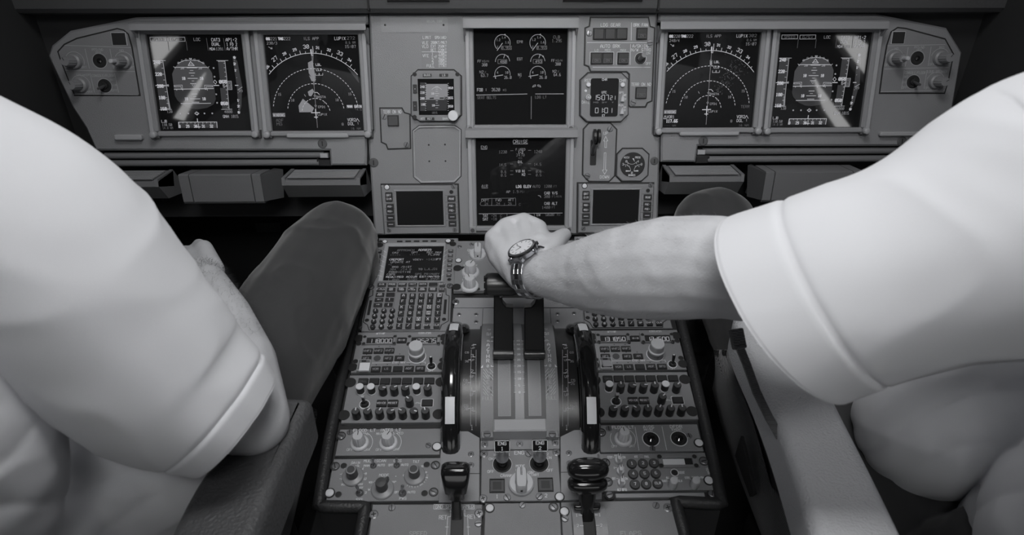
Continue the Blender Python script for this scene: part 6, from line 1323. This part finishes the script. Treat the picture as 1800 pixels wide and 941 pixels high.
def face_head(m,c,fw):
    """head centred at c looking along fw (unit, horizontal)"""
    c=Vector(c); f=Vector(fw).normalized(); s=f.cross(Vector((0,0,1))); R=Matrix((s,f,Vector((0,0,1)))).transposed()
    P=lambda x,y,z:c+R@Vector((x,y,z))
    ellipsoid(m,P(0,-.012,.025),.076,.094,.092,R); ellipsoid(m,P(0,.018,-.045),.060,.070,.068,R)
    capsule(m,P(0,.060,-.092),.020,P(0,.066,-.082),.018); capsule(m,P(0,.086,.012),.008,P(0,.100,-.022),.0125)
    for k in (-1,1):
        capsule(m,P(k*.018,.079,.030),.010,P(k*.045,.068,.030),.010); capsule(m,P(k*.043,.058,-.020),.020,P(k*.038,.06,-.03),.016)
        ellipsoid(m,P(k*.077,-.012,-.004),.008,.018,.031,R); capsule(m,P(k*.008,.094,-.030),.007,P(k*.012,.088,-.030),.006)
    capsule(m,P(-.022,.078,-.052),.0065,P(.022,.078,-.052),.0065); capsule(m,P(-.018,.077,-.062),.0070,P(.018,.077,-.062),.0070)
    capsule(m,P(0,-.015,-.08),.055,P(0,-.035,-.16),.058)
    return P,R
def head_extras(parent,P,R):
    for k in (-1,1):
        m=M(); ellipsoid(m,P(k*.031,.069,.012),.0125,.0115,.0115,R); m.m=[0]*len(m.m); m.names=['white']; o=m.build('eye',None); o.parent=parent; o.matrix_parent_inverse=parent.matrix_world.inverted()
        m=M(); ellipsoid(m,P(k*.031,.0785,.012),.0055,.0035,.0055,R); m.names=['hair_dark']; oo=m.build('iris',None); oo.parent=o
    m=M(); ellipsoid(m,P(0,-.022,.034),.082,.094,.094,R); ellipsoid(m,P(0,-.045,-.01),.078,.066,.080,R)
    def keep(p,n): 
        q=R.transposed()@(p-P(0,0,0)); 
        k=min(0,(.030-q.z)*.0) ; push=max(0,q.y-.035)*(1.0 if q.z<.075 else .1); return (R@Vector((0,-push*1.35,0)))+n*.0015*noise.noise(p*90)
    o=fuse(m,.005,2,'hair','hair_dark',parent,keep)
def finger(m,pts,rs): chain(m,list(zip(pts,rs)))
def shoe(m,p,s=1):
    p=Vector(p); m.loft([(p+Vector((0,y,z)),(1,0,0),(0,0,1),w,h,3) for y,z,w,h in ((-.075,.035,.026,.022),(-.06,.045,.036,.042),(0,.045,.042,.042),(.08,.035,.045,.032),(.15,.028,.046,.026),(.19,.024,.032,.018),(.205,.022,.012,.01))],'shoe',n=22)
# ---------------------------------------------------------------- left pilot
LPn=person('pilot in white shirt and dark trousers at left, elbow on the leather armrest',(-.58,-.72,-.15))
sh=W(10,430,.56); nk=Vector((-.60,-.70,.42)); sh2=Vector((-.79,-.70,.33))
arm=fit([(60,430,.57,75),(230,580,.62,78),(425,728,.705,72)])
fore=fit([(444,738,.712,64),(418,640,.765,66),(392,560,.82,50),(364,500,.87,36),(352,486,.89,34)])
m=M(); hd=Vector((-.60,-.68,.60)); P_,R__=face_head(m,hd,(.25,1,0))
chain(m,[(hd+Vector((0,-.03,-.10)),.055),(nk,.065)]); chain(m,[(nk,.07),(Vector((-.44,-.68,.37)),.055),arm[0]]); chain(m,[(nk,.07),(sh2,.055)])
chain(m,arm); chain(m,[arm[-1]]+fore)
chain(m,[(sh2,.055),(Vector((-.86,-.55,.12)),.045),(Vector((-.84,-.50,.04)),.042),(Vector((-.72,-.22,-.02)),.030),(Vector((-.69,-.14,-.02)),.03)])
ellipsoid(m,(-.60,-.70,.20),.16,.10,.22); ellipsoid(m,(-.59,-.66,-.03),.15,.12,.14)
# resting right hand lying on the thigh
wr=W(356,490,.885); hdv=(W(318,452,.95)-wr).normalized(); sd=hdv.cross((CAM-wr).normalized()).normalized(); up=sd.cross(hdv)
for k,(L1,L2,L3) in enumerate(((.034,.022,.018),(.040,.026,.020),(.043,.028,.021),(.038,.024,.019))):
    o=(k-1.5)*.0195; b=wr+hdv*.075+sd*o*(1)-up*abs(k-1.4)*.002; r=.0095-.0006*abs(k-2)
    chain(m,[(wr+sd*o*.5,.017),(b,.0125)]); finger(m,[b,b+hdv*L1-up*.008,b+hdv*(L1+L2*.8)-up*.022,b+hdv*(L1+L2+L3*.4)-up*.038],[.011,r,r*.95,r*.82])
finger(m,[wr+hdv*.02-sd*.02,wr+hdv*.045-sd*.042-up*.006,wr+hdv*.070-sd*.052-up*.014,wr+hdv*.092-sd*.052-up*.02],[.016,.0125,.011,.009])
body=fuse(m,.0032,6,'body','skin',LPn)
head_extras(LPn,P_,R__)
# shirt
m=M()
slv=fit([(30,430,.60,160),(-80,400,.57,200),(-140,390,.56,210)])
chain(m,slv); 
chain(m,[slv[-1],(Vector((-.60,-.74,.34)),.115),(Vector((-.76,-.72,.30)),.095)]); chain(m,[(Vector((-.78,-.70,.30)),.09),(Vector((-.86,-.55,.14)),.075)])
ellipsoid(m,(-.60,-.72,.22),.205,.14,.25); ellipsoid(m,(-.595,-.68,-.02),.19,.155,.17); ellipsoid(m,(-.595,-.68,-.10),.185,.155,.13)
chain(m,fit([(40,760,.74,150),(140,820,.75,160),(215,850,.75,130),(290,852,.735,78)])); chain(m,fit([(140,830,.76,150),(160,1000,.78,190)])); chain(m,fit([(235,868,.76,115),(250,980,.78,125)]))
def fL(p,n):
    x,y=proj(p); b=folds(3.1,.0030,(7,9,12))(p,n)
    if y>690: s_=(x*.35+y*.95)/27+3.0*noise.noise(Vector((x/240,y/150,4))); b+=n*.0032*(abs(math.sin(s_))**.6-.55)*min(1,(y-690)/60)
    return b
shirtL=fuse(m,.0045,26,'shirt','shirt',LPn,fL)
def sleeve(parent,secs,ax0,seed,amp=.0034,band=.05,n=110,K=110,name='sleeve'):
    """open ended sleeve: sections (centre, radius) from the hem to the shoulder, stitched hem band, cloth turned inside"""
    P=[c for c,r in secs]; Rr=[r for c,r in secs]
    def cr(A,t):
        i=min(int(t),len(A)-2); f=t-i; g=lambda k:A[max(0,min(len(A)-1,k))]
        p0,p1,p2,p3=g(i-1),g(i),g(i+1),g(i+2); return (p1*2+(p2-p0)*f+(p0*2-p1*5+p2*4-p3)*f*f+(p1*3-p0-p2*3+p3)*f**3)*.5
    m=M(); vs=[];fs=[]; T=len(P)-1; rings=[]
    L=0;last=P[0]
    for k in range(K+1):
        t=T*(k/K)**1.15; c=cr(P,t); r=cr(Rr,t); tan=(cr(P,min(T,t+.05))-cr(P,max(0,t-.05))).normalized(); w_=min(1,t/2.6); ax=((ax0*-1)*(1-w_)+tan*w_).normalized(); L+=(c-last).length; last=c; rings.append((c,r,ax,L))
    def ringv(c,r,ax,L,dr,inner=False):
        e1=Vector((0,0,1)); e1=(e1-ax*e1.dot(ax)).normalized(); e2=ax.cross(e1)
        for i in range(n):
            a=2*PI*i/n; q=Vector((math.cos(a),math.sin(a),0)); fo=folds(seed,amp,(7,7,9))
            base=c+(e1*math.cos(a)+e2*math.sin(a))*r; nn=(base-c).normalized()
            soft=min(1,.15+L/.15); d=fo(base,nn)*soft+nn*(.0022*noise.noise(Vector((math.cos(a)*2.2,math.sin(a)*2.2,seed+L*6))))
            vs.append(base+d+nn*dr)
    c,r,ax,_=rings[0]
    for off,dr in ((.030,-.013),(.008,-.008),(.0015,-.0035)): ringv(c+ax*off,r,ax,0,dr)
    for c,r,ax,L in rings:
        s_=abs(L-band); dr=-.0022*math.exp(-(s_/.0022)**2)+(.0007 if L<band else 0); 
        if L<.002: dr-=.0006
        ringv(c,r,ax,L,dr)
    Kt=len(vs)//n
    for k in range(Kt-1):
        for i in range(n): j=(i+1)%n; fs.append([k*n+i,(k+1)*n+i,(k+1)*n+j,k*n+j])
    m.add(vs,fs,'shirt'); o=m.build(name,None,smooth=True,angle=70); o.parent=parent; o.matrix_parent_inverse=parent.matrix_world.inverted(); return o
sl=fit([(414,748,.660,104),(368,715,.650,128),(300,672,.635,152),(206,588,.605,174),(120,503,.58,198),(30,425,.56,213),(-80,385,.55,232),(-190,350,.56,225)])
sleeve(LPn,sl,(sl[0][0]-sl[2][0]).normalized(),3.3,band=.026)
# trousers and shoes
m=M(); chain(m,fit([(300,860,.88,110),(430,700,.88,110),(515,562,1.00,104),(575,452,1.13,83),(592,425,1.165,72)])); kn=W(590,428,1.165)
chain(m,[(kn,.070),(kn+Vector((.005,.02,-.14)),.062),(kn+Vector((-.01,.10,-.46)),.052),(kn+Vector((-.01,.12,-.58)),.055)])
k2=Vector((-.80,-.10,.0)); chain(m,[(Vector((-.68,-.60,-.12)),.11),(Vector((-.76,-.35,-.06)),.092),(k2,.075),(k2+Vector((0,.08,-.50)),.055)]); ellipsoid(m,(-.59,-.66,-.14),.18,.15,.11)
fuse(m,.005,8,'trousers','trousers',LPn,folds(8.3,.0035,(10,10,14)))
m=M(); kz=kn+Vector((-.01,.12,0)); shoe(m,(kz.x,kz.y-.02,FLOOR_Z+.0)); o=m.build('shoe',None); o.parent=LPn; o.matrix_parent_inverse=LPn.matrix_world.inverted()
m=M(); shoe(m,(-.80,-.02,FLOOR_Z)); o=m.build('shoe',None); o.parent=LPn; o.matrix_parent_inverse=LPn.matrix_world.inverted()
# ---------------------------------------------------------------- right pilot
RPn=person('pilot in white shirt at right, reaching across with a hand on the thrust levers',(.60,-.74,-.15))
fa=[(948,481,.895,38),(985,483,.872,50),(1048,482,.835,70),(1110,478,.79,84),(1175,472,.75,92),(1260,470,.70,92),(1330,482,.665,86),(1400,500,.63,80)]
foreR=fit(fa); up_=fit([(1400,500,.63,82),(1560,480,.58,105),(1760,420,.53,115),(1900,380,.52,120)])
m=M(); hd=Vector((.62,-.72,.64)); P_,R__=face_head(m,hd,(-.3,1,0)); nk=Vector((.62,-.74,.46))
chain(m,[(hd+Vector((0,-.03,-.10)),.055),(nk,.065)]); chain(m,[(nk,.07),up_[-1]]); chain(m,[(nk,.07),(Vector((.82,-.74,.38)),.055),(Vector((.90,-.60,.14)),.045),(Vector((.84,-.36,.06)),.032),(Vector((.80,-.28,.05)),.03)])
chain(m,foreR); chain(m,up_); ellipsoid(m,(.62,-.76,.22),.16,.10,.22); ellipsoid(m,(.61,-.68,-.03),.15,.12,.14)
# gripping left hand
HW=W(948,481,.895)
def hp(x,y,d): return W(x,y,d)
mc=[hp(866,418,.965),hp(888,398,.978),hp(920,389,.982),hp(947,401,.972)]
wbase=[hp(915,482,.908),hp(925,476,.905),hp(938,470,.905),hp(950,466,.905)]
for a,b,r in zip(wbase,mc,(.0125,.0125,.0130,.0125)): chain(m,[(HW,.027),(a,.0205),(a.lerp(b,.5),.0165),(b,r)])
chain(m,[(mc[0],.012),(mc[1],.0125),(mc[2],.013),(mc[3],.0125)]); chain(m,[(mc[0].lerp(wbase[0],.5),.017),(mc[3].lerp(wbase[3],.5),.018)])
chain(m,[(hp(915,484,.918),.021),(hp(880,450,.95),.0185),(hp(868,432,.965),.015)]); chain(m,[(hp(900,462,.945),.019),(hp(940,440,.94),.022),(hp(955,455,.92),.02)])
for k,(b,L) in enumerate(zip(mc,(.80,.95,1.0,.92))):
    r=.0098 if k else .0088
    finger(m,[b,b+Vector((0,.024,-.012))*L,b+Vector((.001,.026,-.034))*L,b+Vector((.001,.006,-.044))*L],[r*1.18,r*1.05,r,r*.86])
finger(m,[hp(955,452,.915),hp(972,432,.94),hp(984,419,.965),hp(992,413,.985)],[.019,.0145,.0125,.0105])
def bodyd(p,n):
    x,y=proj(p); 
    return n*(.0008*noise.noise(p*38)+ (.0012*max(0,noise.noise(Vector((p.x*60,p.y*20,p.z*60))))))
body=fuse(m,.0030,5,'body','skin',RPn,bodyd)
head_extras(RPn,P_,R__)
# shirt
m=M(); chain(m,fit([(1930,372,.55,215),(2000,375,.56,225)])); chain(m,[fit([(2000,375,.56,225)])[0],(Vector((.62,-.80,.34)),.12),(Vector((.80,-.78,.34)),.10)]); chain(m,[(Vector((.82,-.76,.34)),.09),(Vector((.90,-.60,.16)),.08)])
ellipsoid(m,(.63,-.79,.22),.20,.14,.26); chain(m,fit([(1850,700,.86,210),(1720,735,.85,165),(1640,750,.84,130)])); ellipsoid(m,(.64,-.72,.02),.19,.16,.15)
def fR(p,n):
    x,y=proj(p); b=folds(6.4,.0034,(6,8,10))(p,n)
    if y>600 and x>1400: # swept folds of the shirt body
        s_=(x*.30+y*.95)/24+2.8*noise.noise(Vector((x/260,y/150,1))); b+=n*.0036*(abs(math.sin(s_))**.6-.55)*min(1,(y-600)/60)
    return b
fuse(m,.0045,26,'shirt','shirt',RPn,fR)
cb,ca=W(1384,536,.612),W(1482,480,.578); 
sr=fit([(1384,536,.612,186),(1470,508,.592,183),(1560,482,.578,186),(1640,455,.565,199),(1800,400,.545,247),(1930,372,.53,265),(2060,380,.55,245)])
sleeve(RPn,sr,(cb-ca).normalized(),5.1,band=.042,amp=.0036)
m=M(); kR=W(1255,405,1.20); chain(m,[(Vector((.50,-.58,-.14)),.11),(Vector((.42,-.32,-.09)),.092),(kR,.076),(kR+Vector((0,.09,-.46)),.055),(kR+Vector((0,.11,-.55)),.055)]); k2=Vector((.82,-.12,.0)); chain(m,[(Vector((.70,-.60,-.14)),.11),(k2,.08),(k2+Vector((0,.08,-.5)),.055)]); ellipsoid(m,(.61,-.62,-.15),.19,.16,.12)
chain(m,fit([(1660,1000,.76,75),(1740,975,.74,88),(1880,960,.72,100)]))
fuse(m,.005,8,'trousers','trousers',RPn,folds(11.3,.0035,(10,10,14)))
for x,y in ((kR.x,kR.y+.09),(.82,-.04)): m=M(); shoe(m,(x,y,FLOOR_Z)); o=m.build('shoe',None); o.parent=RPn; o.matrix_parent_inverse=RPn.matrix_world.inverted()
# fine forearm hair, one uncountable mass on each arm
def armhair(parent,path,n,mt,seed,L=.012,name='arm_hair'):
    random.seed(seed); m=M(); seg=[(path[i],path[i+1]) for i in range(len(path)-1)]
    for _ in range(n):
        (a,ra),(b,rb)=random.choice(seg); f=random.random(); c=a.lerp(b,f); r=ra+(rb-ra)*f; d=(b-a).normalized(); e1=d.orthogonal().normalized(); e2=d.cross(e1); t_=random.uniform(0,2*PI); nrm=e1*math.cos(t_)+e2*math.sin(t_)
        tan=nrm.cross(d); p=c+nrm*(r*.965); l=L*random.uniform(.5,1.2); dr=(nrm*.55-d*random.uniform(.2,1.0)+tan*random.uniform(-.7,.7)).normalized(); q=p+dr*l*.6; q2=p+dr*l+ -d*l*.25
        w=tan*.00011
        m.add([p-w,p+w,q+w*.8,q-w*.8,q2],[[0,1,2,3],[3,2,4]],mt)
    o=m.build(name,None,kind='stuff'); o.parent=parent; o.matrix_parent_inverse=parent.matrix_world.inverted()
armhair(LPn,fore[1:],2600,'arm_hair',3,.013)
armhair(RPn,foreR[:6],3600,'arm_hair_light',4,.007)
# ---------------------------------------------------------------- wristwatch
ax=(foreR[2][0]-foreR[0][0]).normalized(); cw=W(938,479,.900); upw=(W(928,430,.87)-cw); upw=(upw-ax*upw.dot(ax)).normalized(); sdw=ax.cross(upw)
Rw=Matrix((sdw,upw,ax)).transposed().to_4x4(); Rw.translation=cw
wt=root('wristwatch','steel wristwatch with a link bracelet on the wrist of the reaching arm','watch',Rw)
rx,ry=.0345,.0335
K=26
for k in range(K):
    a=R_(90+38)+R_(360-76)*k/(K-1)
    m=M(); c_=Vector((rx*math.cos(a),ry*math.sin(a),0)); tn=Vector((-rx*math.sin(a),ry*math.cos(a),0)).normalized(); nr=Vector((tn.y,-tn.x,0)); 
    m.xf=Matrix((tn,Vector((0,0,1)),nr)).transposed().to_4x4(); m.xf.translation=c_
    for u0,u1,mt_ in ((-.0095,-.0035,'steel'),(-.0032,.0032,'steel_dark' if k%2 else 'steel'),(.0035,.0095,'steel')): m.box(-.0034,.0034,u0,u1,-.0013,.0013,mt_,.0004,None,True)
    m.build('bracelet_link',wt)
m=M(); m.xf=Matrix(((1,0,0,0),(0,0,1,ry-.001),(0,-1,0,0),(0,0,0,1)))
m.lathe([(.0165,-.001),(.0195,.0005),(.0200,.006),(.0190,.0085),(.0165,.0095),(.0160,.0088),(0,.0088)],'steel',n=40,mats=['steel','steel','steel_dark','steel','steel_dark','white'])
for s in (-1,1):
    for q in (-1,1): m.box(s*.0175-.003,s*.0175+.003,q*.0095-.002,q*.0095+.002,-.001,.004,'steel',.0006,None,True)
m.lathe([(.0028,.0195),(.0028,.0235),(0,.024)],'steel',ax=((0,0,.003),(0,-1,0)),n=14); case=m.build('case',wt)
m=M(); m.xf=Matrix(((1,0,0,0),(0,0,1,ry-.001),(0,-1,0,0),(0,0,0,1)))
for k in range(12): a=R_(30*k); m.line((.0115*math.cos(a),.0115*math.sin(a)),(.0142*math.cos(a),.0142*math.sin(a)),.0009,'slot',.0090)
m.line((0,0),(.007,.004),.0010,'slot',.0091); m.line((0,0),(-.004,.010),.0008,'slot',.0091); m.build('hands_and_markers',case)
# ================================================================== light
def area(name,loc,target,sx,sy,L,spread=180):
    ld=bpy.data.lights.new(name,'AREA'); ld.shape='RECTANGLE'; ld.size=sx; ld.size_y=sy; ld.energy=L*PI*sx*sy; ld.color=(1,1,1); ld.spread=R_(spread)
    o=bpy.data.objects.new(name,ld); COL.objects.link(o); o.location=loc; d=(Vector(target)-Vector(loc)); o.rotation_euler=d.to_track_quat('-Z','Y').to_euler(); return o
w=bpy.data.worlds.new('world'); SC.world=w; w.use_nodes=True; w.node_tree.nodes['Background'].inputs[0].default_value=(.6,.61,.65,1); w.node_tree.nodes['Background'].inputs[1].default_value=.25
area('windshield_daylight_left',(-.57,.99,1.0),(-.3,-.5,.1),1.0,.7,2.7)
area('windshield_daylight_right',(.57,.99,1.0),(.3,-.5,.1),1.0,.7,2.7)
area('streak_light_left',(-1.28,-1.55,.72),(0,-1.55,.72),1.3,.8,6.5)  # added source behind the left openings, only to make the screen streaks
area('streak_light_right',(1.28,-1.55,.72),(0,-1.55,.72),1.3,.8,6.5)  # likewise added for the streaks on the right screen
area('ceiling_lamp',(0,-.72,1.46),(0,-.35,0),.5,.3,8.5,120)
area('dome_lamp',(0,-1.6,1.3),(0,.1,.2),.4,.3,4.0,58)
area('added_fill',(0,-2.25,-.38),(0,0,.1),1.8,.35,1.0)  # added low fill that lifts the blacks, no known lamp there
